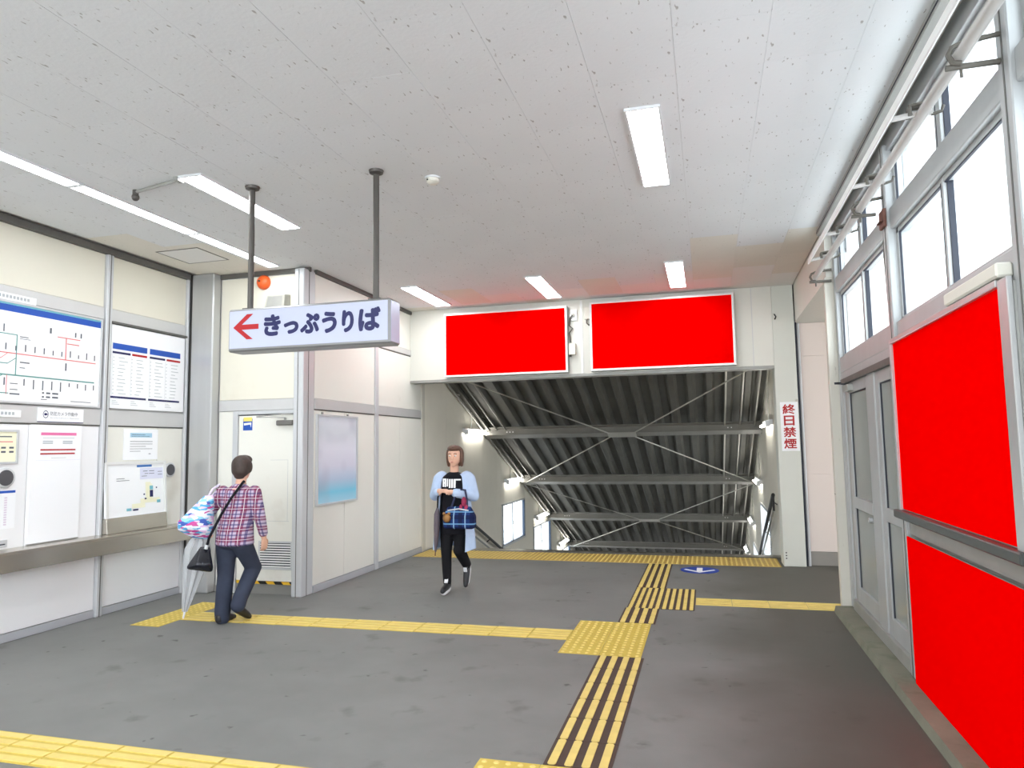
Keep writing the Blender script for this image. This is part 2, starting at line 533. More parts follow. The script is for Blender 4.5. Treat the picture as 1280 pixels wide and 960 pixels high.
# ceiling: backing slab and boards in a staggered bond
ceil = structure('ceiling', MB().box(-5.75, 1.25, -4, 9.7, 3.575, 3.7), M['slab'])
TW, TL, GAP = 0.455, 0.91, 0.0006
lights_xy = []
k = 0
tcache = {}
x = -0.085 - TW * 12
col_i = 0
while x < 1.12:
    xa, xb = max(x, -5.66), min(x + TW, 1.13)
    y = 0.6 + (col_i % 2) * TL / 2
    while y < 9.5:
        ya, yb = y, min(y + TL, 9.5)
        if yb - ya > 0.03 and xb - xa > 0.03:
            cx, cy = (xa + xb) / 2, (ya + yb) / 2
            if cy > 9.0 and random.random() < 0.5 or (cx > -0.5 and 8.7 < cy and random.random() < .6):
                mm = 'tile_new'
            elif (cy > 7.2 and cx > -0.3) or cy > 8.6 and random.random() < 0.6 or (cx < -4.5 and cy > 5.5):
                mm = 'tile_old'
            else:
                mm = 'tile_a'
            key = (round(xb - xa, 3), round(yb - ya, 3), mm)
            dz = random.uniform(0, 0.0008)
            if key not in tcache:
                w, l = (xb - xa) / 2 - GAP, (yb - ya) / 2 - GAP
                tcache[key] = MB().box(-w, w, -l, l, 0, 0.014).mesh('ceiling_board', M[mm])
            part('ceiling_board', tcache[key], None, ceil, loc=(cx, cy, ZC + dz))
        y += TL
    x += TW
    col_i += 1
part('ceiling_board', MB().box(-5.66, 1.13, -4, 0.6, ZC, ZC + .014), M['tile_a'], ceil)
# access hatch
hx0, hx1, hy0, hy1 = -5.29, -4.79, 5.72, 6.20
mb = MB().box(hx0, hx1, hy0, hy0 + .012, 3.556, ZC).box(hx0, hx1, hy1 - .012, hy1, 3.556, ZC).box(hx0, hx0 + .012, hy0, hy1, 3.556, ZC).box(hx1 - .012, hx1, hy0, hy1, 3.556, ZC)
part('access_hatch_frame', mb, M['hatch'], ceil)
part('access_hatch', MB().box(hx0 + .014, hx1 - .014, hy0 + .014, hy1 - .014, 3.557, ZC), M['tile_new'], ceil)

# ---- left wall (ticket machines)
LX = -5.65
wl = structure('wall_left', MB().box(-5.78, -5.672, -4, 6.75, 0, 3.7), M['rail'])
mull = [5.505, 3.3, 1.1, -1.1, -3.3]
for my in mull:
    part('mullion', MB().box(-5.672, -5.615, my - .036, my + .036, 0.0, 3.5), M['alu'], wl, bevel=.006)
    part('mullion_joint', MB().box(-5.672, -5.612, my - .004, my + .004, 0.0, 3.5), M['dark_trim'], wl)
part('mullion', MB().box(-5.672, -5.62, 6.585, 6.62, 0, 3.5), M['alu'], wl, bevel=.006)
part('mullion_joint', MB().box(-5.672, -5.63, 6.62, 6.635, 0, 3.5), M['gasket'], wl)
part('ceiling_channel', MB().box(-5.672, -5.60, -4, 6.6, 3.5, 3.56), M['dark_trim'], wl)
bays = [(5.543, 6.583)] + [(mull[i + 1] + .038, mull[i] - .038) for i in range(4)]
for i, (a, b) in enumerate(bays):
    part('wall_panel', MB().box(-5.672, LX, a, b, 2.972, 3.498), M['cream'], wl, bevel=.002)
    part('rail', MB().box(-5.672, LX + .012, a, b, 2.85, 2.968), M['rail'], wl, bevel=.003)
    part('rail', MB().box(-5.672, LX + .012, a, b, 1.815, 1.965), M['rail'], wl, bevel=.003)
    part('rail_dark_joint', MB().box(-5.672, LX + .004, a, b, 1.803, 1.815), M['dark_trim'], wl)  # dark gap line under the rail
    part('wall_panel', MB().box(-5.672, LX, a, b, 0.075, 0.60), M['white_panel'], wl, bevel=.002)
    part('baseboard', MB().box(-5.672, LX + .012, a, b, 0.0, 0.07), M['base'], wl, bevel=.003)
def panels(y_edges, z0, z1, m):
    for a, b in zip(y_edges[:-1], y_edges[1:]):
        part('wall_panel', MB().box(-5.672, LX, a + .003, b - .003, z0, z1), M[m], wl, bevel=.002)
panels([5.543, 6.215, 6.583], 0.76, 1.80, 'cream_side')
panels([3.34, 4.735, 5.467], 0.76, 1.80, 'white_panel')
panels([1.14, 3.26], 0.76, 1.80, 'cream')
panels([-3.26, -1.14, 1.06], 0.76, 1.80, 'cream')

# steel shelf counter along the wall
cs = thing('counter_shelf', (-5.55, 3, 0.6), 'long brushed steel shelf along the ticket machine wall', 'counter')
part('shelf_top', MB().box(-5.648, -5.43, -4, 6.56, 0.745, 0.765), M['steel'], cs, bevel=.003)
part('shelf_front', MB().prism([(-5.43, 0.745), (-5.43, 0.62), (-5.45, 0.60), (-5.648, 0.60), (-5.648, 0.745)], 1, -4, 6.56) if False else
     MB().box(-5.455, -5.43, -4, 6.56, 0.60, 0.745), M['steel'], cs, bevel=.003)
part('shelf_underside', MB().box(-5.648, -5.455, -4, 6.56, 0.60, 0.61), M['steel'], cs)

# ---- big steel corner column
structure('pillar_1' if False else 'trim_2', MB().box(-5.60, -5.31, 6.62, 6.75, 0, ZC), M['steel_col'], bevel=.012)
structure('trim_3', MB().box(-5.66, -5.60, 6.64, 6.75, 0, ZC), M['dark_trim'])

# ---- office box front wall (faces the camera)
WF = 6.75
wf = structure('wall_office_front', MB().box(-5.78, -4.19, WF + .012, WF + .12, 0, 3.7), M['rail'])
part('wall_panel', MB().box(-5.30, -4.285, WF, WF + .012, 2.115, 3.50), M['cream'], wf, bevel=.002)
part('rail', MB().box(-5.30, -4.285, WF - .012, WF + .012, 1.99, 2.11), M['rail'], wf, bevel=.003)
part('wall_panel', MB().box(-5.30, -5.105, WF, WF + .012, 0.07, 1.985), M['cream_side'], wf, bevel=.002)
part('baseboard', MB().box(-5.30, -5.105, WF - .006, WF + .012, 0, 0.068), M['base_dark'], wf)
part('ceiling_channel', MB().box(-5.31, -4.15, WF - .02, WF + .012, 3.51, ZC), M['dark_trim'], wf)
part('step', MB().box(-5.02, -4.29, WF - .006, WF + .012, 0, 0.105), M['step'], wf)
part('hazard_strip', MB().box(-5.02, -4.29, WF - .022, WF + .012, 0.107, 0.135), M['hazard'], wf)

# corner post
cp = structure('trim_4', MB().box(-4.285, -4.165, 6.64, 6.87, 0, ZC - .03), M['alu'], bevel=.008)
part('post_groove', MB().box(-4.232, -4.226, 6.636, 6.64, 0, ZC - .04), M['dark_trim'], cp)
part('post_groove', MB().box(-4.165, -4.161, 6.74, 6.746, 0, ZC - .04), M['dark_trim'], cp)

# office door
dr = structure('door_1')
part('door_frame', MB().box(-5.10, -5.035, WF - .03, WF + .012, 0.0, 1.985).box(-5.035, -4.285, WF - .03, WF + .012, 1.945, 1.985), M['alu'], dr, bevel=.004)
part('door_gap', MB().box(-5.035, -4.285, WF - .004, WF + .011, 1.935, 1.945), M['gasket'], dr)
part('door_gap', MB().box(-4.297, -4.285, WF - .004, WF + .011, 0.137, 1.94), M['gasket'], dr)
leaf = part('door_leaf', MB().box(-5.03, -4.297, WF - .014, WF + .011, 0.138, 1.933), M['cream_side'], dr, bevel=.002)
lv = part('door_louver', MB().box(-4.75, -4.335, WF - .02, WF - .014, 0.545, 0.565).box(-4.75, -4.335, WF - .02, WF - .014, 0.262, 0.282)
          .box(-4.75, -4.732, WF - .02, WF - .014, 0.282, 0.545).box(-4.353, -4.335, WF - .02, WF - .014, 0.282, 0.545), M['alu'], dr)
part('louver_back', MB().box(-4.732, -4.353, WF - .0145, WF - .0135, 0.282, 0.545), M['gasket'], lv)
for i in range(10):
    z = 0.288 + i * 0.0262
    part('louver_slat', MB().add([(-4.732, WF - .020, z), (-4.353, WF - .020, z), (-4.353, WF - .0148, z + .012), (-4.732, WF - .0148, z + .012),
                                  (-4.732, WF - .019, z - .002), (-4.353, WF - .019, z - .002), (-4.353, WF - .0138, z + .010), (-4.732, WF - .0138, z + .010)],
                                 [(0, 1, 2, 3), (7, 6, 5, 4), (0, 4, 5, 1), (1, 5, 6, 2), (2, 6, 7, 3), (3, 7, 4, 0)]), M['frame_white'], lv)
cl = part('door_closer', MB().box(-4.52, -4.315, WF - .075, WF - .014, 1.815, 1.87), M['closer'], dr, bevel=.008)
part('closer_arm', MB().tube([(-4.42, WF - .05, 1.875), (-4.42, WF - .05, 1.90)], .012, 8).beam((-4.42, WF - .05, 1.90), (-4.70, WF - .16, 1.905), .022, .010)
     .beam((-4.70, WF - .16, 1.912), (-4.33, WF - .03, 1.945), .022, .010), M['closer'], cl)
kn = part('door_knob', MB().tube([(-4.96, WF - .014, 1.02), (-4.96, WF - .05, 1.02)], .012, 10).ell((-4.96, WF - .068, 1.02), (.028, .024, .028)), M['alu_dark'], dr, smooth=True)
for a in ((-4.98, -4.98 + .008),):
    pass
st = part('door_sticker', quads(on_front(WF - .014, .001), [(-4.975, -4.855, 1.77, 1.90)]), M['print_blue'], leaf)
part('sticker_print', quads(on_front(WF - .014, .0018), [(-4.97, -4.86, 1.87, 1.915)]), mat('print_yellow', hexc(240, 220, 110), .5), leaf)
mb = MB()
pf = on_front(WF - .014, .0022)
mb.add([pf(-4.962, 1.825), pf(-4.885, 1.835), pf(-4.872, 1.80), pf(-4.868, 1.858), pf(-4.965, 1.85)], [(0, 1, 4), (1, 2, 3), (1, 3, 4)])
part('sticker_print', mb, M['paper'], leaf)
part('door_patch_outline', quads(on_front(WF - .014, .0008), [(-4.62, -4.40, 1.438, 1.4405), (-4.402, -4.399, 0.78, 1.44), (-4.70, -4.38, 0.778, 0.7805)]), M['print_grey'], leaf)

# ---- office side wall (faces +X)
SX = -4.17
ws = structure('wall_office_side', MB().box(-4.30, SX - .012, 6.87, 9.95, 0, 3.7), M['rail'])
def side(name, y0, y1, z0, z1, m, d=0.0, **k):
    return part(name, MB().box(SX - .012, SX + d, y0, y1, z0, z1), M[m], ws, **k)
side('ceiling_channel', 6.87, 9.5, 3.515, ZC, 'dark_trim', .025)
for (a, b) in ((6.875, 8.33), (8.43, 9.5)):
    side('wall_panel', a, b, 2.985, 3.51, 'cream_side', bevel=.002)
for (a, b) in ((6.875, 8.33), (8.43, 9.88)):
    side('rail', a, b, 2.90, 2.98, 'rail', .012, bevel=.003)
    side('rail_dark_joint', a, b, 2.888, 2.90, 'dark_trim', .002)  # dark gap line below each rail
    side('wall_panel', a, b, 2.115, 2.885, 'cream_side', bevel=.002)
    side('rail', a, b, 1.995, 2.11, 'rail', .012, bevel=.003)
    side('rail_dark_joint', a, b, 1.983, 1.995, 'dark_trim', .002)
    side('baseboard', a, b, 0, 0.075, 'base', .012, bevel=.003)
for (a, b) in ((6.875, 7.555), (7.562, 8.33), (8.43, 9.125), (9.132, 9.88)):
    side('wall_panel', a, b, 0.08, 1.98, 'cream_side', bevel=.002)
for sy in (7.5585, 9.1285):
    side('panel_joint', sy - .0035, sy + .0035, 0.08, 1.98, 'dark_trim', -.004)
side('mullion', 8.335, 8.425, 0, 3.512, 'alu', .02, bevel=.005)
ep = side('mullion', 9.885, 10.0, 0, 3.4, 'beige', .02, bevel=.005)
mix_spots(M['beige'], hexc(96, 76, 58), 9, 0.68, 0.75, 4, amount=0.6, stretch=(1, 1, .4))

# ---- lintel above the stairs
wlin = structure('wall_lintel', MB().box(SX, 0.87, 9.5, 9.66, 2.53, 3.575), M['lintel'])
part('lintel_edge_trim', MB().box(SX, 0.87, 9.485, 9.67, 2.49, 2.53), M['alu_dark'], wlin, bevel=.004)
part('lintel_joint_cover', MB().box(-1.625, -1.595, 9.492, 9.5, 2.535, 3.55), M['frame_white'], wlin)
part('lintel_joint_cover', MB().box(0.62, 0.63, 9.496, 9.5, 2.535, 3.55), M['rail'], wlin)

# ---- pillar right of the stairs
pil = structure('pillar_1', MB().box(0.87, 1.135, 9.5, 9.82, 0, 3.575), M['pillar'], bevel=.006)
part('bolt_hole', MB().tube([(0.905, 9.499, 0.17), (0.905, 9.502, 0.17)], .009, 8), M['black'], pil)
part('bolt_hole', MB().tube([(0.905, 9.499, 0.135), (0.905, 9.502, 0.135)], .009, 8), M['black'], pil)
part('bolt_hole', MB().tube([(0.905, 9.499, 0.10), (0.905, 9.502, 0.10)], .009, 8), M['black'], pil)
part('hook', MB().tube([(0.90, 9.5, 3.19), (0.90, 9.46, 3.18), (0.915, 9.455, 3.15), (0.90, 9.47, 3.12)], .009, 8), M['black'], pil, smooth=True)
structure('trim_5', MB().box(1.135, 1.165, 9.56, 9.7, 0, 3.57), M['gasket'])
structure('trim_6', MB().tube([(1.185, 9.60, 0), (1.185, 9.60, 3.07)], .02, 10), M['alu'])

# ---- passage on the right: far pinkish wall, fascia, soffit
wp = structure('wall_passage', MB().box(1.165, 6, 9.66, 9.8, 0, 3.2), M['pink'])
for xa, xb in ((1.21, 2.11), (2.114, 3.01), (3.014, 4.0), (4.004, 5.0), (5.004, 6.0)):
    for za, zb in ((0.175, 1.136), (1.140, 2.646), (2.650, 3.075)):
        part('wall_panel', MB().box(xa, xb, 9.645, 9.66, za, zb), M['pink'], wp, bevel=.0015)
part('baseboard', MB().box(1.165, 6, 9.63, 9.66, 0, 0.17), M['base_dark'], wp, bevel=.003)
fas = structure('ceiling_passage', MB().box(1.15, 1.25, 7.1, 9.66, 3.08, 3.575).box(1.25, 6, 7.0, 9.8, 3.08, 3.3), M['lintel'])
structure('wall_passage_near', MB().box(1.3, 6, 6.98, 7.1, 0, 3.2), M['pink'])

# ---- right wall: aluminium window wall on a concrete kerb
RX = 1.2
wr = structure('wall_right')
part('kerb', MB().prism([(1.06, 0.0), (1.075, 0.055), (1.34, 0.06), (1.34, 0.0)], 1, -4, 7.09), M['kerb'], wr)
part('far_jamb', MB().box(1.13, 1.34, 7.09, 7.17, 0, 3.1), M['beige'], wr, bevel=.004)
part('far_jamb_joint', MB().box(1.128, 1.13, 7.09, 7.165, 1.06, 1.064), M['dark_trim'], wr)
part('top_channel', MB().box(1.085, 1.17, -4, 7.09, 3.505, 3.562), M['alu_dark'], wr)
part('top_channel_groove', MB().box(1.082, 1.0855, -4, 7.09, 3.526, 3.533), M['gasket'], wr)
MB.DX = 0.05
part('top_rail', MB().box(1.17, 1.30, -4, 7.09, 3.46, 3.58), M['alu_right'], wr)
posts = [5.05, 3.1, 1.1, -0.9, -2.9]
for py in posts:
    p_ = part('post', MB().box(1.145, 1.30, py - .055, py + .055, 0.06, 3.505), M['alu_right'], wr, bevel=.006)
    part('post_groove', MB().box(1.142, 1.146, py - .008, py + .002, 0.06, 3.5), M['dark_trim'], wr)
part('post', MB().box(1.16, 1.30, 7.02, 7.09, 0.06, 3.505), M['alu_right'], wr, bevel=.006)
edges = [7.02] + posts
for i in range(5):
    b = edges[i] - (.055 if i else 0)
    a = posts[i] + .055
    part('transom', MB().box(1.165, 1.30, a, b, 2.93, 3.07), M['alu_right'], wr, bevel=.005)
    part('transom', MB().box(1.165, 1.30, a, b, 2.175, 2.315), M['alu_right'], wr, bevel=.005)
    for nm, z0, z1 in (('upper', 3.07, 3.46), ('lower', 2.315, 2.93)):
        w = structure('window_%d' % (i * 2 + (1 if nm == 'upper' else 2)))
        mid = (a + b) / 2
        fr = part('window_frame', MB().box(1.20, 1.26, a, a + .03, z0, z1).box(1.20, 1.26, b - .03, b, z0, z1).box(1.20, 1.26, a, b, z0, z0 + .03).box(1.20, 1.26, a, b, z1 - .03, z1), M['alu_right'], w)
        part('gasket', MB().box(1.205, 1.218, a + .03, a + .036, z0 + .03, z1 - .03).box(1.205, 1.218, b - .036, b - .03, z0 + .03, z1 - .03)
             .box(1.205, 1.218, a + .03, b - .03, z1 - .036, z1 - .03), M['gasket'], w)
        wd = .045 if nm == 'upper' else .022
        part('centre_stile', MB().box(1.196, 1.25, mid - wd, mid + wd, z0, z1), M['alu_right'], w, bevel=.003)
        part('gasket', MB().box(1.215, 1.245, mid - wd - .008, mid - wd, z0 + .03, z1 - .03), M['gasket'], w)
        part('gasket', MB().box(1.194, 1.196, mid + wd * .2, mid + wd * .2 + .007, z0 + .03, z1 - .03), M['gasket'], w)
        part('pane', MB().box(1.232, 1.238, a + .03, mid - wd, z0 + .03, z1 - .03), M['glass'], w)
        part('pane', MB().box(1.250, 1.256, mid + wd, b - .03, z0 + .03, z1 - .03), M['glass'], w)
# solid lower bays behind the advertising boards
for i in range(1, 5):
    b = edges[i] - .055
    a = posts[i] + .055
    part('lower_panel', MB().box(1.172, 1.28, a, b, 0.06, 2.175), M['alu_dark'], wr)
    part('mid_rail', MB().box(1.165, 1.30, a, b, 0.955, 1.06), M['alu_dark'], wr, bevel=.004)

# double door in the far bay
d2 = structure('door_2')
part('door_frame', MB().box(1.165, 1.29, 5.105, 7.02, 2.105, 2.175).box(1.165, 1.29, 5.105, 5.14, .06, 2.105).box(1.165, 1.29, 6.94, 7.02, .06, 2.105), M['alu_right'], d2, bevel=.004)
part('door_sill', MB().box(1.15, 1.29, 5.14, 6.94, 0.06, 0.155), M['alu_dark'], d2, bevel=.004)
part('door_track', MB().box(1.145, 1.29, 5.14, 6.94, 2.06, 2.105), M['dark_trim'], d2)
part('centre_post', MB().box(1.165, 1.285, 5.74, 5.97, 0.13, 2.105), M['alu_right'], d2, bevel=.008)
def leafset(y0, y1, lk):
    l = part('door_leaf', MB().box(1.175, 1.225, y0, y0 + .07, .155, 2.06).box(1.175, 1.225, y1 - .10, y1, .155, 2.06).box(1.175, 1.225, y0 + .07, y1 - .10, 1.97, 2.06)
             .box(1.175, 1.225, y0 + .07, y1 - .10, .155, .29).box(1.170, 1.225, y0 + .07, y1 - .10, .97, 1.065), M['alu_right'], d2, bevel=.004)
    part('pane', MB().box(1.195, 1.205, y0 + .07, y1 - .10, 1.065, 1.97), M['frost'], l)
    part('pane', MB().box(1.195, 1.205, y0 + .07, y1 - .10, .29, .97), M['frost'], l)
    part('gasket', MB().box(1.185, 1.194, y0 + .07, y0 + .078, .29, 1.97).box(1.185, 1.194, y1 - .108, y1 - .10, .29, 1.97).box(1.185, 1.194, y0 + .07, y1 - .10, 1.962, 1.97), M['gasket'], l)
    if lk:
        part('lock_cylinder', MB().tube([(1.175, y0 + .1, .93), (1.15, y0 + .1, .93)], .022, 10).box(1.145, 1.155, y0 + .085, y0 + .115, .915, .93), M['alu_right'], l)
        part('leaf_closer', MB().box(1.13, 1.19, 6.55, 6.78, 1.98, 2.04), M['alu_dark'], l, bevel=.006)
        part('leaf_closer_arm', MB().beam((1.15, 6.66, 2.045), (1.08, 6.8, 2.06), .02, .01).beam((1.08, 6.8, 2.07), (1.16, 6.95, 2.08), .02, .01), M['gasket'], l)
leafset(5.99, 6.85, True)
leafset(5.14, 5.74, False)
part('side_stile', MB().box(1.18, 1.26, 6.85, 6.94, .155, 2.06), M['alu_dark'], d2, bevel=.004)

MB.DX = 0.0
# ---- stairwell
SL = -0.388
def zr(y, off=0.0):
    return 2.69 + SL * (y - 11.214) - off
YE = 27.5
st_ = MB()
for i in range(42):
    y0 = 10.40 + i * 0.40
    z1 = -0.155 * (i + 1)
    st_.box(SX, 0.95, y0, y0 + 0.40, z1 - .45, z1)
structure('stairs', st_, M['stair'])
structure('floor_landing', MB().box(-5, 2, 27.2, 34, -6.9, -6.51), M['stair'])
wsl = structure('wall_stair_left', MB().box(-4.34, -4.28, 10.0, 13.9, -7, 3.6), M['stairwall'])
wins = [(14.15, 16.05, -0.56, 0.345), (16.85, 18.8, -1.32, -0.42), (19.6, 21.5, -2.4, -1.45)]
ys = [10.0, 10.95, 11.9, 12.85, 13.8, 14.15, 16.05, 16.85, 18.8, 19.6, 21.5, 22.5, 23.5, 24.5, 25.5, 26.5, 27.5]
for a, b in zip(ys[:-1], ys[1:]):
    hit = [w for w in wins if abs(w[0] - a) < .01]
    segs = [(-7.0, zr(a) + .45)] if not hit else [(-7.0, hit[0][2]), (hit[0][3], zr(a) + .45)]
    for z0, z1 in segs:
        part('wall_panel', MB().box(-4.27, SX, a + .002, b - .002, z0, z1), M['stairwall'], wsl)
for n, (a, b, z0, z1) in enumerate(wins):
    w = structure('window_%d' % (20 + n))
    mid = (a + b) / 2
    part('window_frame', MB().box(-4.24, -4.15, a, a + .035, z0, z1).box(-4.24, -4.15, b - .05, b, z0, z1).box(-4.24, -4.15, a, b, z0, z0 + .045).box(-4.24, -4.15, a, b, z1 - .04, z1), M['alu'], w)
    part('gasket', MB().box(-4.2, -4.148, a + .035, a + .075, z0 + .04, z1 - .04).box(-4.2, -4.148, b - .10, b - .05, z0 + .04, z1 - .04).box(-4.2, -4.148, a + .035, b - .05, z0 + .045, z0 + .06), M['sash'], w)
    part('centre_stile', MB().box(-4.21, -4.16, mid - .16, mid - .11, z0, z1), M['alu'], w)
    part('gasket', MB().box(-4.21, -4.158, mid - .11, mid - .09, z0 + .04, z1 - .04), M['sash'], w)
    part('crescent_lock', MB().box(-4.158, -4.14, mid - .15, mid - .12, (z0 + z1) / 2 - .04, (z0 + z1) / 2 + .04), M['alu_dark'], w)
    part('pane', MB().box(-4.215, -4.209, a + .03, mid - .13, z0 + .03, z1 - .03), M['glass'], w)
    part('pane', MB().box(-4.225, -4.219, mid - .13, b - .03, z0 + .03, z1 - .03), M['glass'], w)
wsr = structure('wall_stair_right', MB().box(1.06, 1.12, 9.82, 11.9, -7, 3.3), M['stairwall'])
rwins = [(12.25, 14.2, -0.5, 0.42), (15.2, 17.1, -1.6, -0.7)]
ys = [9.82, 10.6, 11.4, 12.25, 14.2, 15.2, 17.1, 18.5, 20.5, 22.5, 24.5, 27.5]
for a, b in zip(ys[:-1], ys[1:]):
    hit = [w for w in rwins if abs(w[0] - a) < .01]
    segs = [(-7.0, zr(a) + .45)] if not hit else [(-7.0, hit[0][2]), (hit[0][3], zr(a) + .45)]
    for z0, z1 in segs:
        part('wall_panel', MB().box(0.95, 1.05, a + .002, b - .002, z0, z1), M['stairwall'], wsr)
for n, (a, b, z0, z1) in enumerate(rwins):
    w = structure('window_%d' % (30 + n))
    part('window_frame', MB().box(.93, 1.02, a, a + .04, z0, z1).box(.93, 1.02, b - .05, b, z0, z1).box(.93, 1.02, a, b, z0, z0 + .04).box(.93, 1.02, a, b, z1 - .04, z1), M['alu'], w)
    part('pane', MB().box(.98, .986, a + .03, b - .03, z0 + .03, z1 - .03), M['glass'], w)

# sloping roof of folded steel sheet over the stairs, with beams and bracing
rf = structure('ceiling_stairs')
PITCH, DEP = 0.30, 0.11
xs = []
x = SX
prof = []
while x < 0.95:
    for fx, fz in ((0, 0), (0.28, 0), (0.42, DEP), (0.82, DEP)):
        xx = x + fx * PITCH
        if xx < 0.95:
            prof.append((xx, fz))
    x += PITCH
prof.append((0.95, prof[-1][1]))
mb = MB()
y0, y1 = 9.67, YE
n = len(prof)
mb.add([(px, y0, zr(y0) + pz) for px, pz in prof] + [(px, y1, zr(y1) + pz) for px, pz in prof], [(i, i + 1, n + i + 1, n + i) for i in range(n - 1)])
part('corrugated_sheet', mb, M['roof'], rf)
part('roof_cover', MB().add([(SX - .1, y0, zr(y0) + .2), (1.05, y0, zr(y0) + .2), (1.05, y1, zr(y1) + .2), (SX - .1, y1, zr(y1) + .2)], [(0, 1, 2, 3)]), M['roof'], rf)
ang = math.atan(SL)
nrm = Vector((0, -math.sin(ang), math.cos(ang)))      # roof normal (up)
slp = Vector((0, math.cos(ang), math.sin(ang)))
beamY = [10.45, 13.1, 15.75, 18.6, 21.45, 24.3]
for by in beamY:
    c = Vector((0, by, zr(by))) - nrm * 0.16
    mb = MB()
    def bx(da, dn, w, h):
        p = c + slp * da + nrm * dn
        mb.beam((SX + .01, p.y, p.z), (0.94, p.y, p.z), w, h, up=nrm)
    bx(0, -.075, .19, .012); bx(0, .075, .19, .012); bx(0, 0, .010, .14)
    bm_ = part('roof_beam', mb, M['beam'], rf)
    p = c + slp * -.006
    part('bolt_row', MB().box(-3.72, -3.70, p.y - .012, p.y, p.z, p.z + .02).box(-3.66, -3.64, p.y - .012, p.y, p.z, p.z + .02).box(-3.60, -3.58, p.y - .012, p.y, p.z, p.z + .02)
         .box(.36, .38, p.y - .012, p.y, p.z, p.z + .02).box(.42, .44, p.y - .012, p.y, p.z, p.z + .02), M['frame_white'], bm_)
def rp(x, y, off=.20):
    v = Vector((x, y, zr(y))) - nrm * off
    return v
mid = -1.5
def rod(p, q):
    part('brace_rod', MB().tube([p, q], .011, 8), M['rod'], rf, smooth=True)
for i, cy in ((1, 13.1), (3, 18.6)):
    p = rp(mid, cy, .245)
    part('gusset_plate', MB().beam(p - Vector((.26, 0, 0)), p + Vector((.26, 0, 0)), .22, .012, up=nrm), M['rod'], rf)
    for dx, side_x in ((-.22, SX + .15), (.22, .9)):
        for dy in (-1, 1):
            oy = beamY[i + dy]
            rod(rp(mid + dx, cy + dy * .08, .25), rp(side_x, oy - dy * .05, .25))
for by in (15.75, 21.45):
    for gx in (SX + .2, .82):
        p = rp(gx, by, .245)
        part('gusset_plate', MB().beam(p - Vector((.14, 0, 0)), p + Vector((.14, 0, 0)), .18, .012, up=nrm), M['beam'], rf)
# conduits below the sheet
for cx, off, r in ((-3.92, .10, .016), (-3.74, .10, .016), (0.32, .10, .016), (0.58, .10, .016), (-4.12, .20, .018), (0.82, .12, .013)):
    part('conduit', MB().tube([rp(cx, 9.75, off), rp(cx, 26.5, off)], r, 8), M['rod' if cx > 0 else 'beam'], rf, smooth=True)
part('edge_angle', MB().beam(rp(SX + .06, 9.7, .09), rp(SX + .06, 27, .09), .10, .07, up=nrm), M['roof'], rf)

# stair lamps and handrails
def stair_lamp(x, y0, z, sgn, label, stem):
    t = thing('wall_lamp', (x, y0, z), label, 'lamp', 'bare tube lamps along the stair walls')
    part('lamp_housing', MB().box(min(x, x + sgn * .05), max(x, x + sgn * .05), y0, y0 + 1.3, z - .03, z + .05), M['lamp_body'], t, bevel=.004)
    part('tube', MB().tube([(x + sgn * .075, y0 + .04, z - .03), (x + sgn * .075, y0 + 1.26, z - .03)], .022, 10), M['stair_lamp'], t, smooth=True)
    part('end_cap', MB().box(min(x + sgn * .04, x + sgn * .105), max(x + sgn * .04, x + sgn * .105), y0, y0 + .035, z - .06, z + .03), M['lamp_body'], t)
    yy = y0 + .45
    part('conduit_stem', MB().tube([(x + sgn * .02, yy, z + .05), (x + sgn * .02, yy, zr(yy) - .22)] if not stem else
                                   [(x + sgn * .02, yy, z + .05), (x + sgn * .02, yy, z + .40), (x + sgn * .03, yy - .15, z + .62), (x + sgn * .05, yy - .9, zr(yy - .9) - .2)], .014, 8), M['rod'], t, smooth=True)
ords = ['topmost', 'second from the top', 'third from the top', 'fourth from the top']
for i in range(4):
    y0 = 11.75 + 2.62 * i
    stair_lamp(SX, y0, 1.83 - 1.02 * i, 1, 'bare white tube lamp on the left stair wall, %s' % ords[i], i == 0)
for i in range(4):
    y0 = 11.0 + 2.62 * i
    stair_lamp(.95, y0, 1.84 - 1.02 * i, -1, 'bare white tube lamp on the right stair wall, %s' % ords[i], i == 0)
def handrail(x, y0, z0, y1, sgn, label):
    t = thing('handrail', (x, y0, z0 - .9), label, 'handrail')
    sl = -.3875
    part('rail_bar', MB().tube([(x, y0, z0), (x, y1, z0 + sl * (y1 - y0))], .026, 10), M['black'], t, smooth=True)
    part('lower_bar', MB().tube([(x, y0 + .02, z0 - .2), (x, y1, z0 - .2 + sl * (y1 - y0))], .016, 8), M['alu_dark'], t, smooth=True)
    yy = y0 + .25
    while yy < y1:
        part('bracket', MB().tube([(x, yy, z0 + sl * (yy - y0)), (x + sgn * .07, yy, z0 - .06 + sl * (yy - y0))], .01, 6), M['black'], t)
        yy += 1.6
    part('end_post', MB().tube([(x, y0, z0), (x, y0, z0 - .22)], .016, 8), M['black'], t, smooth=True)
handrail(-4.08, 11.2, .50, 24, -1, 'black sloping handrail on the left stair wall')
handrail(.86, 10.45, .82, 24, 1, 'black sloping handrail on the right stair wall behind the pillar')

# neighbouring building outside the windows
nb = structure('wall_outside', MB().box(1.32, 13.0, 7.0, 7.3, 3.3, 9.0), M['outside_wall'])
for z0, z1 in ((3.3, 3.79), (3.81, 4.81), (4.83, 6.2), (6.21, 7.4), (7.41, 9.0)):
    part('wall_panel', MB().box(1.32, 13.0, 6.97, 7.0, z0, z1), M['outside_wall'], nb)
structure('wall_yard', MB().box(14, 14.3, -8, 30, -6, 2.5), M['outside_wall'])

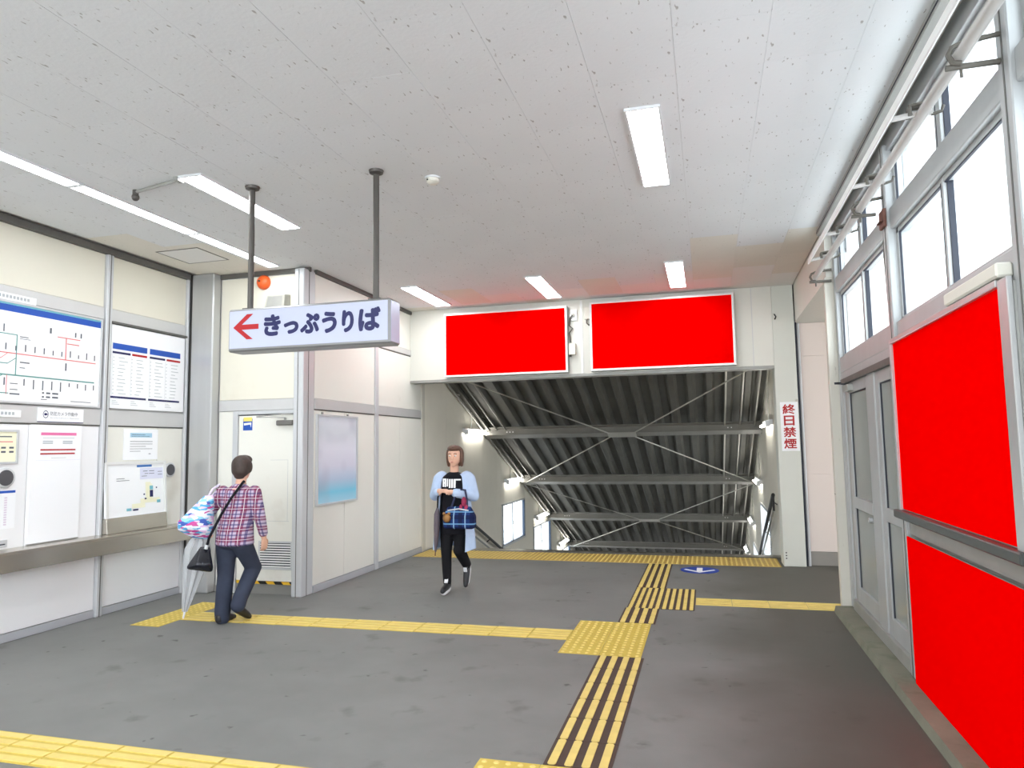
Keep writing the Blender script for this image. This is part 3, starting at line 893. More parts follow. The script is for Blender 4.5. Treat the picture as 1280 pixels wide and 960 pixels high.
# ================================================================== CEILING FIXTURES
def ceiling_light(x0, x1, y0, y1, label, group=None):
    t = thing('ceiling_light', ((x0 + x1) / 2, (y0 + y1) / 2, ZC), label, 'lamp', group)
    f = .014
    part('frame', MB().box(x0, x1, y0, y0 + f, ZC - .016, ZC).box(x0, x1, y1 - f, y1, ZC - .016, ZC).box(x0, x0 + f, y0 + f, y1 - f, ZC - .016, ZC).box(x1 - f, x1, y0 + f, y1 - f, ZC - .016, ZC), M['lamp_body'], t)
    part('diffuser', MB().box(x0 + f, x1 - f, y0 + f, y1 - f, ZC - .010, ZC - .001), M['lamp'], t)
    part('lamp_holder', MB().box(x0 + f + .03, x0 + f + .05, y0 + f + .008, y0 + f + .026, ZC - .014, ZC - .010), M['alu_dark'], t)
    part('lamp_holder', MB().box(x1 - f - .05, x1 - f - .03, y0 + f + .008, y0 + f + .026, ZC - .014, ZC - .010), M['alu_dark'], t)
    return t
ceiling_light(-4.57, -4.42, 2.79, 4.045, 'bright tube light of the row over the ticket machines, nearest at the left edge')
ceiling_light(-4.57, -4.42, 4.055, 5.305, 'bright tube light of the row over the ticket machines, middle one')
ceiling_light(-4.57, -4.42, 5.315, 6.57, 'bright tube light of the row over the ticket machines, farthest one by the office wall')
ceiling_light(-3.67, -3.46, 4.15, 5.47, 'bright ceiling light above the left pole of the hanging sign')
ceiling_light(-.405, -.19, 4.09, 5.40, 'bright twin tube ceiling light alone at the upper right')
ceiling_light(-3.64, -3.40, 7.95, 9.20, 'far ceiling light leftmost of three before the red boards')
ceiling_light(-2.03, -1.81, 7.95, 9.20, 'far ceiling light middle of three before the red boards')
ceiling_light(-.385, -.17, 7.80, 9.10, 'far ceiling light rightmost of three before the red boards')
for y in (1.52,):
    ceiling_light(-4.57, -4.42, y, y + 1.255, 'tube light of the row over the ticket machines, behind the view')
for i, x in enumerate((-3.67, -2.0, -.405)):  # unseen fixtures added on the lamp grid to brighten the hall
    ceiling_light(x, x + .21, .6, 1.9, 'unseen added ceiling light overhead before the hall, %s' % ['left', 'middle', 'right'][i])
    ceiling_light(x, x + .21, -2.6, -1.3, 'unseen added ceiling light at the rear of the hall, %s' % ['left', 'middle', 'right'][i])

t = thing('smoke_detector', (-1.9, 4.75, ZC), 'small white round smoke detector on the ceiling', 'detector')
part('base', MB().tube([(-1.9, 4.75, ZC), (-1.9, 4.75, ZC - .012)], .06, 20), M['lamp_body'], t, smooth=True)
part('head', MB().tube([(-1.9, 4.75, ZC - .012), (-1.9, 4.75, ZC - .035), (-1.9, 4.75, ZC - .048)], [.05, .047, .03], 20), M['offwhite'], t, smooth=True)
part('indicator', MB().box(-1.93, -1.92, 4.70, 4.71, ZC - .03, ZC - .022), M['black'], t)
t = thing('conduit_pipe', (-3.9, 4.2, ZC), 'short grey conduit with drooping end box beside the ceiling light', 'conduit')
part('pipe', MB().tube([(-3.66, 4.18, ZC - .014), (-4.17, 4.29, ZC - .014)], .013, 8), M['alu_dark'], t, smooth=True)
part('saddle', MB().box(-3.70, -3.66, 4.15, 4.21, ZC - .03, ZC), M['alu_dark'], t)
part('end_box', MB().tube([(-4.17, 4.29, ZC), (-4.17, 4.29, ZC - .05)], .022, 10).ell((-4.17, 4.29, ZC - .055), (.03, .03, .03), 10, 6), M['pole'], t, smooth=True)

# ================================================================== HANGING SIGN
hs = thing('hanging_sign', (-2.74, 4.5, 2.27), 'long white hanging ticket sign with red arrow and navy lettering on two poles', 'sign')
x0, x1, y0, y1, z0, z1 = -3.40, -2.087, 4.405, 4.575, 2.275, 2.595
part('sign_body', MB().box(x0, x1, y0, y1, z0, z1), M['sign_body'], hs, bevel=.012)
part('sign_face', MB().box(x0 + .016, x1 - .016, y0 - .003, y0 + .002, 2.300, 2.578), M['sign_face'], hs)
part('sign_end', MB().box(x1 - .002, x1 + .003, y0 + .016, y1 - .016, z0 + .016, z1 - .016), M['sign_face'], hs)
pf = on_front(y0 - .003, .0015)
for ch, fit in (('き', (-3.091, -2.948, 2.376, 2.536)), ('っ', (-2.925, -2.802, 2.383, 2.476)), ('ぷ', (-2.79, -2.633, 2.376, 2.527)),
                ('う', (-2.615, -2.495, 2.371, 2.527)), ('り', (-2.456, -2.362, 2.367, 2.528)), ('ば', (-2.327, -2.154, 2.368, 2.538))):
    part('letter', text_mb(ch, fit, pf, .0088), M['print_navy'], hs)
ar = [(-3.351, 2.455), (-3.235, 2.551), (-3.182, 2.551), (-3.277, 2.474), (-3.135, 2.474), (-3.135, 2.436), (-3.277, 2.436), (-3.182, 2.363), (-3.235, 2.363)]
part('arrow', MB().add([pf(u, v) for u, v in ar], [(0, 1, 2, 3), (0, 3, 6), (3, 4, 5, 6), (0, 6, 7, 8)]), M['print_red'], hs)
for px in (-3.28, -2.24):
    part('pole', MB().tube([(px, 4.5, z1), (px, 4.5, ZC)], .022, 12), M['pole'], hs, smooth=True)
    part('flange', MB().tube([(px, 4.5, ZC), (px, 4.5, ZC - .02), (px, 4.5, ZC - .03)], [.055, .05, .026], 16), M['pole'], hs, smooth=True)
    part('pole_foot', MB().box(px - .045, px + .045, 4.465, 4.535, z1, z1 + .018), M['pole'], hs)

# ================================================================== ADVERTISING BOARDS
def lightbox(x0, x1, z0, z1, label):
    t = thing('advertising_lightbox', ((x0 + x1) / 2, 9.5, z0), label, 'advert')
    part('casing', MB().box(x0, x1, 9.385, 9.495, z0, z1), M['alu_dark'], t)
    f = .028
    part('frame', MB().box(x0, x1, 9.37, 9.385, z0, z0 + f).box(x0, x1, 9.37, 9.385, z1 - f, z1).box(x0, x0 + f, 9.37, 9.385, z0 + f, z1 - f).box(x1 - f, x1, 9.37, 9.385, z0 + f, z1 - f), M['frame_white'], t, bevel=.003)
    part('ad_face', MB().box(x0 + f, x1 - f, 9.378, 9.384, z0 + f, z1 - f), M['red'], t)
lightbox(-3.59, -1.79, 2.545, 3.465, 'plain red advertising lightbox over the stairs, left one of the pair')
lightbox(-1.475, .405, 2.545, 3.49, 'plain red advertising lightbox over the stairs, right one of the pair')
MB.DX = 0.05
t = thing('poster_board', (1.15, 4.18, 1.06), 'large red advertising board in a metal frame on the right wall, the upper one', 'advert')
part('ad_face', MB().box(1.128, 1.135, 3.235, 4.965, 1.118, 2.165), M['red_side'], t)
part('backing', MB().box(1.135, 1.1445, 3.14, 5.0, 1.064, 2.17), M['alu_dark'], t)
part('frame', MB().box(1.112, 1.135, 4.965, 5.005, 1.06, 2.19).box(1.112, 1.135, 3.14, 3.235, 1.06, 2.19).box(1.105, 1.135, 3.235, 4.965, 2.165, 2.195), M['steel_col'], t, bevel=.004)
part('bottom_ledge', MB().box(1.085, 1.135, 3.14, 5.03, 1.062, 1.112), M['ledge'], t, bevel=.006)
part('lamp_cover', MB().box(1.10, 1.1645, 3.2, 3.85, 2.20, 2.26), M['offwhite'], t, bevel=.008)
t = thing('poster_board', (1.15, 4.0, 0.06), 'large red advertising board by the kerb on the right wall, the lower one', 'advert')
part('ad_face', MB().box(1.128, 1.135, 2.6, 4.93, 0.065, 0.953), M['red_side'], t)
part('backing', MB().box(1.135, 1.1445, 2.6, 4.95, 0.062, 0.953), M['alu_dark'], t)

MB.DX = 0.0
# framed poster on the office side wall
t = thing('framed_poster', (SX, 7.36, .92), 'framed pale lavender and cyan poster with no readable print on office side wall', 'poster')
part('frame', MB().box(SX + .001, SX + .03, 6.905, 6.925, .925, 1.94).box(SX + .001, SX + .03, 7.815, 7.835, .925, 1.94).box(SX + .001, SX + .03, 6.925, 7.815, .925, .945).box(SX + .001, SX + .03, 6.925, 7.815, 1.92, 1.94), M['alu'], t)
part('poster_sheet', MB().box(SX + .001, SX + .014, 6.925, 7.815, .945, 1.92), M['poster'], t)
part('hanger', MB().box(SX + .001, SX + .02, 7.02, 7.04, 1.94, 1.965).box(SX + .001, SX + .02, 7.60, 7.62, 1.94, 1.965), M['alu_dark'], t)

# no smoking notice on the pillar
t = thing('notice_plate', (1.02, 9.5, 1.44), 'white vertical notice plate with four red characters on the pillar', 'sign')
part('plate', MB().box(.915, 1.125, 9.492, 9.499, 1.435, 2.055), M['paper'], t)
pf = on_front(9.492, .0015)
for i, ch in enumerate('終日禁煙'):
    zt = 2.028 - i * .145
    part('letter', text_mb(ch, (.952 if ch == '日' else .942, 1.078 if ch == '日' else 1.092, zt - .128, zt), pf, .0035), M['print_red'], t)

# electrical boxes between the lightboxes
t = thing('outlet_box', (-1.70, 9.5, 3.25), 'small white outlet box with dangling cable above the stairs', 'outlet')
part('plate', MB().box(-1.76, -1.665, 9.475, 9.499, 3.27, 3.42), M['frame_white'], t, bevel=.004)
part('plug', MB().tube([(-1.72, 9.475, 3.345), (-1.72, 9.44, 3.345)], .025, 10), M['greybox'], t)
part('cable', MB().tube([(-1.72, 9.44, 3.34), (-1.76, 9.45, 3.30), (-1.775, 9.47, 3.2), (-1.73, 9.47, 3.16), (-1.775, 9.47, 3.10), (-1.765, 9.475, 3.0), (-1.76, 9.48, 2.965)], .010, 6), M['wire'], t, smooth=True)
t = thing('junction_box', (-1.72, 9.5, 2.8), 'small cream junction box beside the left red lightbox', 'box')
part('box_body', MB().box(-1.785, -1.69, 9.42, 9.499, 2.79, 2.95), M['offwhite'], t, bevel=.006)
part('cable_gland', MB().tube([(-1.765, 9.45, 2.79), (-1.765, 9.45, 2.765)], .015, 8), M['wire'], t)
t = thing('junction_box', (-1.51, 9.5, 3.25), 'small cream box tucked left of the right red lightbox', 'box')
part('box_body', MB().box(-1.56, -1.482, 9.43, 9.499, 3.27, 3.44), M['offwhite'], t, bevel=.006)
part('cable', MB().tube([(-1.53, 9.46, 3.27), (-1.53, 9.46, 3.22), (-1.50, 9.46, 3.19), (-1.485, 9.46, 3.2)], .009, 6), M['wire'], t, smooth=True)

# alarm lamp and speaker on the office front
t = thing('alarm_bell', (-4.74, WF, 3.43), 'round orange alarm dome high on the cream office wall', 'alarm')
part('dome', MB().tube([(-4.74, WF, 3.43), (-4.74, WF - .03, 3.43), (-4.74, WF - .06, 3.43), (-4.74, WF - .075, 3.43)], [.082, .08, .06, .02], 20), M['orange'], t, smooth=True)
part('centre_stud', MB().tube([(-4.755, WF - .07, 3.435), (-4.755, WF - .085, 3.435)], .012, 8), M['pole'], t)
t = thing('speaker_box', (-4.5, WF, 3.1), 'grey slanted speaker box above the hanging sign on the office wall', 'speaker')
part('cabinet', MB().add([(-4.66, WF, 3.06), (-4.40, WF, 3.06), (-4.40, WF, 3.27), (-4.66, WF, 3.27), (-4.66, WF - .14, 3.06), (-4.40, WF - .14, 3.06), (-4.42, WF - .09, 3.26), (-4.64, WF - .09, 3.26)],
                         [(0, 1, 2, 3), (4, 5, 6, 7), (0, 1, 5, 4), (1, 2, 6, 5), (2, 3, 7, 6), (3, 0, 4, 7)]), M['greybox'], t, bevel=.006)
part('grille', MB().add([(-4.63, WF - .138, 3.08), (-4.43, WF - .138, 3.08), (-4.44, WF - .101, 3.24), (-4.62, WF - .101, 3.24)], [(0, 1, 2, 3)]), M['alu_dark'], t)

# ================================================================== LEFT WALL FITTINGS
def board(name, y0, y1, z0, z1, label, cat, m='paper', d=.012, frame=None):
    t = thing(name, (LX, (y0 + y1) / 2, z0), label, cat)
    part('sheet', MB().box(LX + .0005, LX + d, y0, y1, z0, z1), M[m], t)
    if frame:
        f = .018
        part('frame', MB().box(LX + .0005, LX + d + .01, y0 - f, y0, z0 - f, z1 + f).box(LX + .0005, LX + d + .01, y1, y1 + f, z0 - f, z1 + f).box(LX + .0005, LX + d + .01, y0, y1, z0 - f, z0).box(LX + .0005, LX + d + .01, y0, y1, z1, z1 + f), M[frame], t)
    return t, on_left(LX + d, .0012)
# railway map
t, pl = board('route_map', 3.38, 5.425, 1.995, 2.825, 'wide white railway route map with blue top band on the ticket wall', 'map', d=.016, frame='alu')
part('blue_band', quads(pl, [(3.38, 5.425, 2.752, 2.81)]), M['print_blue'], t)
part('cyan_band', quads(pl, [(3.38, 5.425, 2.808, 2.825)]), M['print_cyan'], t)
def zig(y, z0):
    return z0
mb = MB(); names = MB(); teal = MB(); rose = MB()
def ln(b, ya, za, yb, zb, w=.006):
    b.add([pl(ya, za - w), pl(yb, zb - w), pl(yb, zb + w), pl(ya, za + w)], [(0, 1, 2, 3)])
ln(rose, 3.45, 2.40, 5.38, 2.40, .005); ln(rose, 5.05, 2.40, 5.05, 2.60, .005); ln(rose, 4.96, 2.60, 5.20, 2.60, .005); ln(rose, 5.06, 2.55, 5.19, 2.55, .005)
rose.add([pl(5.045, 2.4), pl(5.057, 2.4), pl(5.057, 2.6), pl(5.045, 2.6)], [(0, 1, 2, 3)])
ln(teal, 3.45, 2.215, 5.37, 2.215, .006); ln(teal, 4.0, 2.56, 4.58, 2.56, .004); teal.add([pl(4.57, 2.215), pl(4.58, 2.215), pl(4.58, 2.56), pl(4.57, 2.56)], [(0, 1, 2, 3)])
ln(teal, 4.2, 2.31, 4.5, 2.31, .004); ln(teal, 4.5, 2.31, 4.57, 2.36, .004); ln(rose, 4.2, 2.35, 4.44, 2.35, .004); ln(rose, 4.44, 2.35, 4.5, 2.40, .004)
ln(teal, 4.2, 2.06, 4.52, 2.06, .004); ln(teal, 4.36, 2.16, 4.46, 2.21, .004)
rose.add([pl(4.495, 2.05), pl(4.502, 2.05), pl(4.502, 2.215), pl(4.495, 2.215)], [(0, 1, 2, 3)])
random.seed(3)
for i in range(22):
    y = 3.5 + i * .0885
    h = random.uniform(.03, .065)
    names.add([pl(y, 2.425), pl(y + .012, 2.425), pl(y + .012, 2.425 + h), pl(y, 2.425 + h)], [(0, 1, 2, 3)])
    h = random.uniform(.03, .09)
    if y > 4.6 or i % 2:
        names.add([pl(y, 2.19 - h), pl(y + .012, 2.19 - h), pl(y + .012, 2.19), pl(y, 2.19)], [(0, 1, 2, 3)])
for y in (4.45, 4.38, 4.31):
    names.add([pl(y, 2.575), pl(y + .012, 2.575), pl(y + .012, 2.64), pl(y, 2.64)], [(0, 1, 2, 3)])
for (a, b, c, d) in ((4.60, 4.68, 2.545, 2.553), (4.60, 4.70, 2.53, 2.535), (4.61, 4.70, 2.325, 2.335), (4.61, 4.66, 2.28, 2.287), (4.53, 4.6, 2.14, 2.147), (4.53, 4.6, 2.09, 2.097), (4.53, 4.62, 2.05, 2.062), (4.88, 4.90, 2.62, 2.67), (5.14, 5.155, 2.62, 2.665), (5.2, 5.215, 2.62, 2.665), (5.05, 5.065, 2.30, 2.37)):
    names.add([pl(a, c), pl(b, c), pl(b, d), pl(a, d)], [(0, 1, 2, 3)])
for i in range(2):
    for (a, b) in ((4.83, 4.85), (4.87, 4.91), (4.93, 4.99)):
        names.add([pl(a, 2.075 - i * .035), pl(b, 2.075 - i * .035), pl(b, 2.09 - i * .035), pl(a, 2.09 - i * .035)], [(0, 1, 2, 3)])
names.add([pl(5.12, 2.02), pl(5.34, 2.02), pl(5.34, 2.026), pl(5.12, 2.026)], [(0, 1, 2, 3)])
names.add([pl(4.82, 2.022), pl(4.88, 2.022), pl(4.88, 2.028), pl(4.82, 2.028)], [(0, 1, 2, 3)])
part('rose_route_lines', rose, M['print_rose'], t)
part('teal_route_lines', teal, M['print_teal'], t)
part('station_marks', names, M['print_dark'], t)
# label strips of illegible print
t, pl = board('label_strip', 4.30, 4.735, 2.845, 2.905, 'narrow white label strip above the route map', 'label', d=.020)
part('print', quads(pl, [(4.36 + i * .032, 4.36 + i * .032 + .022, 2.862, 2.888) for i in range(10)]), M['print_grey'], t)
t, pl = board('label_strip', 4.20, 4.64, 1.86, 1.92, 'narrow white label strip below the route map', 'label', d=.020)
part('print', quads(pl, [(4.27 + i * .032, 4.27 + i * .032 + .022, 1.877, 1.902) for i in range(10)]), M['print_grey'], t)
# fare table
t, pl = board('fare_table', 5.56, 6.565, 1.985, 2.815, 'white fare table sheet with blue and red column heads', 'table board', d=.016)
part('top_dark_rail', MB().box(LX + .001, LX + .03, 5.55, 6.59, 2.825, 2.845), M['dark_trim'], t)  # dark strip along the top of the table
part('blue_heads', quads(pl, [(5.575, 6.02, 2.575, 2.635), (6.055, 6.50, 2.575, 2.635)]), M['print_blue'], t)
part('navy_heads', quads(pl, [(5.575, 5.80, 2.53, 2.552), (6.055, 6.275, 2.53, 2.552), (5.565, 6.02, 2.085, 2.105), (6.05, 6.50, 2.085, 2.105)]), M['print_navy'], t)
part('red_head', quads(pl, [(5.82, 6.02, 2.53, 2.552)]), M['print_red'], t)
part('red_head', quads(pl, [(6.295, 6.50, 2.53, 2.552)]), M['print_red'], t)
rows = []
for i in range(11):
    z = 2.49 - i * .036
    for c0 in (5.585, 5.815, 6.065, 6.29):
        rows.append((c0, c0 + .015, z, z + .006))
        a = c0 + .05 + random.uniform(0, .03)
        rows.append((a, a + random.uniform(.06, .11), z, z + .006))
for c0 in (5.575, 5.81, 6.06, 6.28):
    rows.append((c0, c0 + .0025, 2.11, 2.52))
    for j in range(3):
        rows.append((c0 + .01, c0 + .06 + .02 * j, 2.06 - j * .018, 2.064 - j * .018))
part('table_print', quads(pl, rows), M['print_grey'], t)
# security camera notice
t, pl = board('camera_notice', 4.80, 5.262, 1.832, 1.952, 'white security camera notice with round emblem below the route map', 'sign', d=.022)
ring = MB()
cy, cz = 4.87, 1.895
for i in range(20):
    a0, a1 = 2 * math.pi * i / 20, 2 * math.pi * (i + 1) / 20
    ring.add([pl(cy + .027 * math.cos(a0), cz + .034 * math.sin(a0)), pl(cy + .027 * math.cos(a1), cz + .034 * math.sin(a1)), pl(cy + .022 * math.cos(a1), cz + .028 * math.sin(a1)), pl(cy + .022 * math.cos(a0), cz + .028 * math.sin(a0))], [(0, 1, 2, 3)])
ring.add([pl(cy - .014, cz - .010), pl(cy + .010, cz - .010), pl(cy + .010, cz + .010), pl(cy - .014, cz + .010)], [(0, 1, 2, 3)])
ring.add([pl(cy + .010, cz - .003), pl(cy + .018, cz - .010), pl(cy + .018, cz + .010), pl(cy + .010, cz + .003)], [(0, 1, 2, 3)])
part('emblem', ring, M['print_navy'], t)
part('letter_row', text_mb('防犯カメラ作動中', (4.915, 5.195, 1.886, 1.922), pl), M['print_dark'], t)
part('letter_row', text_mb('Security Camera in Operation', (4.915, 5.215, 1.858, 1.872), pl), M['print_grey'], t)
part('lower_edge', MB().box(LX + .001, LX + .024, 4.80, 5.262, 1.826, 1.832), M['print_navy'], t)
# tall white board with pink notice
t, pl = board('blank_board', 4.752, 5.258, .775, 1.802, 'tall white blanking board with pink and red notice at top', 'board', d=.014)
part('pink_print', quads(pl, [(4.84, 5.20, 1.71, 1.735)]), M['print_pink'], t)
part('red_print', quads(pl, [(4.84, 5.195, 1.575, 1.588), (4.84, 5.19, 1.54, 1.553)]), M['print_red'], t)
part('grey_print', quads(pl, [(4.86, 4.96, 1.635, 1.645), (4.86, 4.96, 1.652, 1.662), (5.06, 5.16, 1.635, 1.645), (5.06, 5.16, 1.652, 1.662), (4.86, 5.18, 1.685, 1.689), (4.95, 5.10, 1.507, 1.510)]), M['print_grey'], t)
part('fold_line', quads(pl, [(4.80, 5.25, 1.488, 1.490)]), M['print_lilac'], t)
part('bottom_lip', MB().box(LX + .0005, LX + .018, 4.752, 5.258, .769, .777), M['alu_dark'], t)
# ticket machine front at the left edge
t, pl = board('ticket_machine_panel', 4.2, 4.62, 1.485, 1.735, 'cream instruction screen at the far left edge of ticket wall', 'panel', m='print_cream', d=.006, frame='alu')
part('print', quads(pl, [(4.28 + .07 * i, 4.32 + .07 * i, 1.56 + .035 * j, 1.575 + .035 * j) for i in range(5) for j in range(2)] + [(4.25, 4.58, 1.69, 1.70)]), M['print_dark'], t)
part('orange_print', quads(pl, [(4.25, 4.59, 1.648, 1.656)]), M['print_rose'], t)
def intercom(y, z, label, r=.085):
    t = thing('intercom', (LX, y, z), label, 'intercom')
    part('bezel', MB().tube([(LX, y, z), (LX + .012, y, z), (LX + .018, y, z)], [r, r, r * .9], 24), M['alu'], t, smooth=True)
    part('grille', MB().tube([(LX + .012, y, z), (LX + .0195, y, z)], r * .78, 24), M['speaker'], t, smooth=True)
intercom(4.535, 1.352, 'round dark speaking hole in bright ring at the left edge of the wall')
intercom(6.40, 1.352, 'round grey speaking hole right of the framed guide sheet', .078)
t, pl = board('fare_sheet', 4.2, 4.64, .93, 1.24, 'small white price sheet with blue head below the left speaking hole', 'notice', d=.004)
part('blue_head', quads(pl, [(4.2, 4.635, 1.225, 1.245)]), M['print_blue'], t)
part('print', quads(pl, [(4.26 + .07 * i, 4.285 + .07 * i, .96 + .02 * j, .972 + .02 * j) for i in range(5) for j in range(12)]), mat('print_mauve', hexc(226, 214, 228), .6), t)
t = thing('coin_slot', (LX, 4.45, .8), 'small metal slot plate at the lower left edge of ticket wall', 'plate')
part('plate', MB().box(LX, LX + .012, 4.40, 4.58, .78, .84), M['alu'], t, bevel=.003)
part('slot', MB().box(LX + .012, LX + .0125, 4.50, 4.56, .80, .81), M['gasket'], t)
# paper notice above the framed guide
t, pl = board('paper_notice', 5.76, 6.215, 1.47, 1.785, 'white paper notice with pale blue heading above the framed guide', 'notice', d=.006)
part('blue_heading', quads(pl, [(5.84, 6.13, 1.70, 1.745)]), mat('print_pale_blue', hexc(176, 214, 236), .6), t)
part('print', quads(pl, [(5.84, 6.14, 1.655, 1.66), (5.84, 6.14, 1.63, 1.634), (5.84, 6.05, 1.605, 1.609), (5.84, 6.14, 1.58, 1.584), (5.84, 5.98, 1.556, 1.56), (6.09, 6.12, 1.527, 1.533), (5.86, 6.04, 1.725, 1.73), (5.86, 6.1, 1.708, 1.712)]), M['print_dark'], t)
# tilted framed station guide on the shelf
t = thing('guide_stand', (-5.60, 5.89, .765), 'framed white station guide leaning back on a steel holder on the shelf', 'stand')
gx = lambda z: -5.578 - (z - .92) * .06
y0, y1 = 5.505, 6.285
def gpl(u, v, w=0.0):
    return (gx(v) + .004 + w, u, v)
GS = .077
part('guide_sheet', MB().add([gpl(y0, .915, -.02), gpl(y1, .915, -.02), gpl(y1, 1.45, -.02), gpl(y0, 1.45, -.02), gpl(y0, .915, -.003), gpl(y1, .915, -.003), gpl(y1, 1.45, -.003), gpl(y0, 1.45, -.003)],
                             [(0, 3, 2, 1), (4, 5, 6, 7), (0, 1, 5, 4), (1, 2, 6, 5), (2, 3, 7, 6), (3, 0, 4, 7)]), M['paper'], t)
f = .024
mb = MB()
for (a, b, c, d) in ((y0, y1, 1.43, 1.455), (y0, y0 + f, .915, 1.43), (y1 - f, y1, .915, 1.43)):
    mb.add([gpl(a, c, 0), gpl(b, c, 0), gpl(b, d, 0), gpl(a, d, 0), gpl(a, c, .012), gpl(b, c, .012), gpl(b, d, .012), gpl(a, d, .012)], [(0, 3, 2, 1), (4, 5, 6, 7), (0, 1, 5, 4), (1, 2, 6, 5), (2, 3, 7, 6), (3, 0, 4, 7)])
part('guide_frame', mb, M['frame_white'], t)
part('holder', MB().add([(-5.648, y0, .766), (-5.55, y0, .766), (-5.565, y0, .915), (-5.648, y0, .915), (-5.648, y1, .766), (-5.55, y1, .766), (-5.565, y1, .915), (-5.648, y1, .915)],
                        [(0, 1, 2, 3), (7, 6, 5, 4), (0, 4, 5, 1), (1, 5, 6, 2), (2, 6, 7, 3), (3, 7, 4, 0)]), M['steel'], t, bevel=.004)
g1 = lambda rects: quads(lambda u, v, w=0: gpl(u + GS, v, -.001), rects)
part('lilac_print', g1([(5.86, 6.175, 1.27, 1.385)]), M['print_lilac'], t)
part('blue_print', g1([(5.82, 6.02, 1.395, 1.418)]), mat('print_mid_blue', hexc(70, 120, 190), .6), t)
part('cream_plan', g1([(5.93, 6.00, 1.05, 1.24), (5.99, 6.02, 1.05, 1.22), (5.86, 6.12, 1.03, 1.075), (5.75, 5.92, .985, 1.03)]), M['print_cream'], t)
g2 = lambda rects: quads(lambda u, v, w=0: gpl(u + GS, v, .0), rects)
part('navy_plan', g2([(5.985, 6.03, 1.085, 1.155), (5.90, 5.92, 1.11, 1.125), (5.915, 5.94, 1.065, 1.08), (5.76, 5.83, .962, .978), (6.07, 6.085, 1.17, 1.185)]), M['print_navy'], t)
part('cyan_plan', g2([(5.985, 6.03, 1.16, 1.20), (6.08, 6.13, 1.02, 1.05), (5.68, 5.74, .965, .99)]), M['print_cyan'], t)
part('grey_print', g2([(5.56, 5.66, 1.285, 1.29), (5.56, 5.72, 1.265, 1.27), (5.90, 5.96, 1.35, 1.356), (5.98, 6.05, 1.35, 1.356), (5.92, 5.97, 1.325, 1.33), (5.98, 6.05, 1.325, 1.33), (5.88, 5.95, 1.30, 1.305), (6.10, 6.16, 1.34, 1.345), (6.10, 6.16, 1.31, 1.315)]), M['print_dark'], t)

# ================================================================== PIPE AND BAR ON THE RIGHT WALL
PX, PZ = 1.05, 3.10
t = thing('banner_pipe', (PX, 3, PZ), 'long white pipe on hooked wall brackets before the upper right windows', 'pipe')
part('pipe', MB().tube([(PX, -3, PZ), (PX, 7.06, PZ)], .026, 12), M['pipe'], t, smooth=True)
for py in (7.06, 5.05, 3.1, 1.1, -.9):
    mb = MB()
    mb.tube([(1.193, py, PZ + .065), (1.06, py, PZ + .05), (1.02, py, PZ + .035), (1.005, py, PZ + .005), (1.02, py, PZ - .03), (1.05, py, PZ - .036)], .011, 8)
    mb.tube([(1.15 if py == 5.05 else 1.193, py + .02, PZ - .04), (1.0, py + .02, PZ - .04)], .013, 8)
    mb.tube([(1.055, py + .02, PZ - .025), (1.055, py + .02, PZ - .085)], .006, 6)
    part('hook_bracket', mb, M['wire'], t, smooth=True)
for ay in (6.35, 5.6, 4.58, 3.65, 2.6):
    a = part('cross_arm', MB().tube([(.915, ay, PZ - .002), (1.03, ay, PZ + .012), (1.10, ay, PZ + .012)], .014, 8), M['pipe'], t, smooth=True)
    part('clamp', MB().tube([(PX - .05, ay - .02, PZ), (PX - .05, ay - .02, PZ + .045), (PX, ay - .02, PZ + .052), (PX + .045, ay - .02, PZ + .03)], .011, 8)
         .tube([(PX - .05, ay + .02, PZ), (PX - .05, ay + .02, PZ + .045), (PX, ay + .02, PZ + .052), (PX + .045, ay + .02, PZ + .03)], .011, 8)
         .tube([(PX + .045, ay, PZ), (PX + .09, ay, PZ + .012), (PX + .10, ay, PZ + .04)], .008, 6), M['wire'], a, smooth=True)
part('front_bar', MB().box(.905, .918, -3, 6.45, PZ - .016, PZ + .03), M['strip'], t, bevel=.004)
MB.DX = 0.05
t = solo('clamp_plate', MB().box(1.125, 1.145, 4.99, 5.11, 2.955, 3.075).box(1.105, 1.125, 5.0, 5.10, 2.99, 3.0), M['rust'], 'rusty brown clamp plate on the window post at a pipe bracket', 'plate', bevel=.004)
t = solo('hanging_cable', MB().tube([(1.16, 5.14, 2.97), (1.155, 5.15, 2.8), (1.15, 5.11, 2.6), (1.15, 5.09, 2.35), (1.155, 5.085, 2.2), (1.145, 5.09, 2.13)], .006, 6), M['wire'], 'thin grey cable hanging down the window post beside the upper red board', 'cable', smooth=True)

MB.DX = 0.0
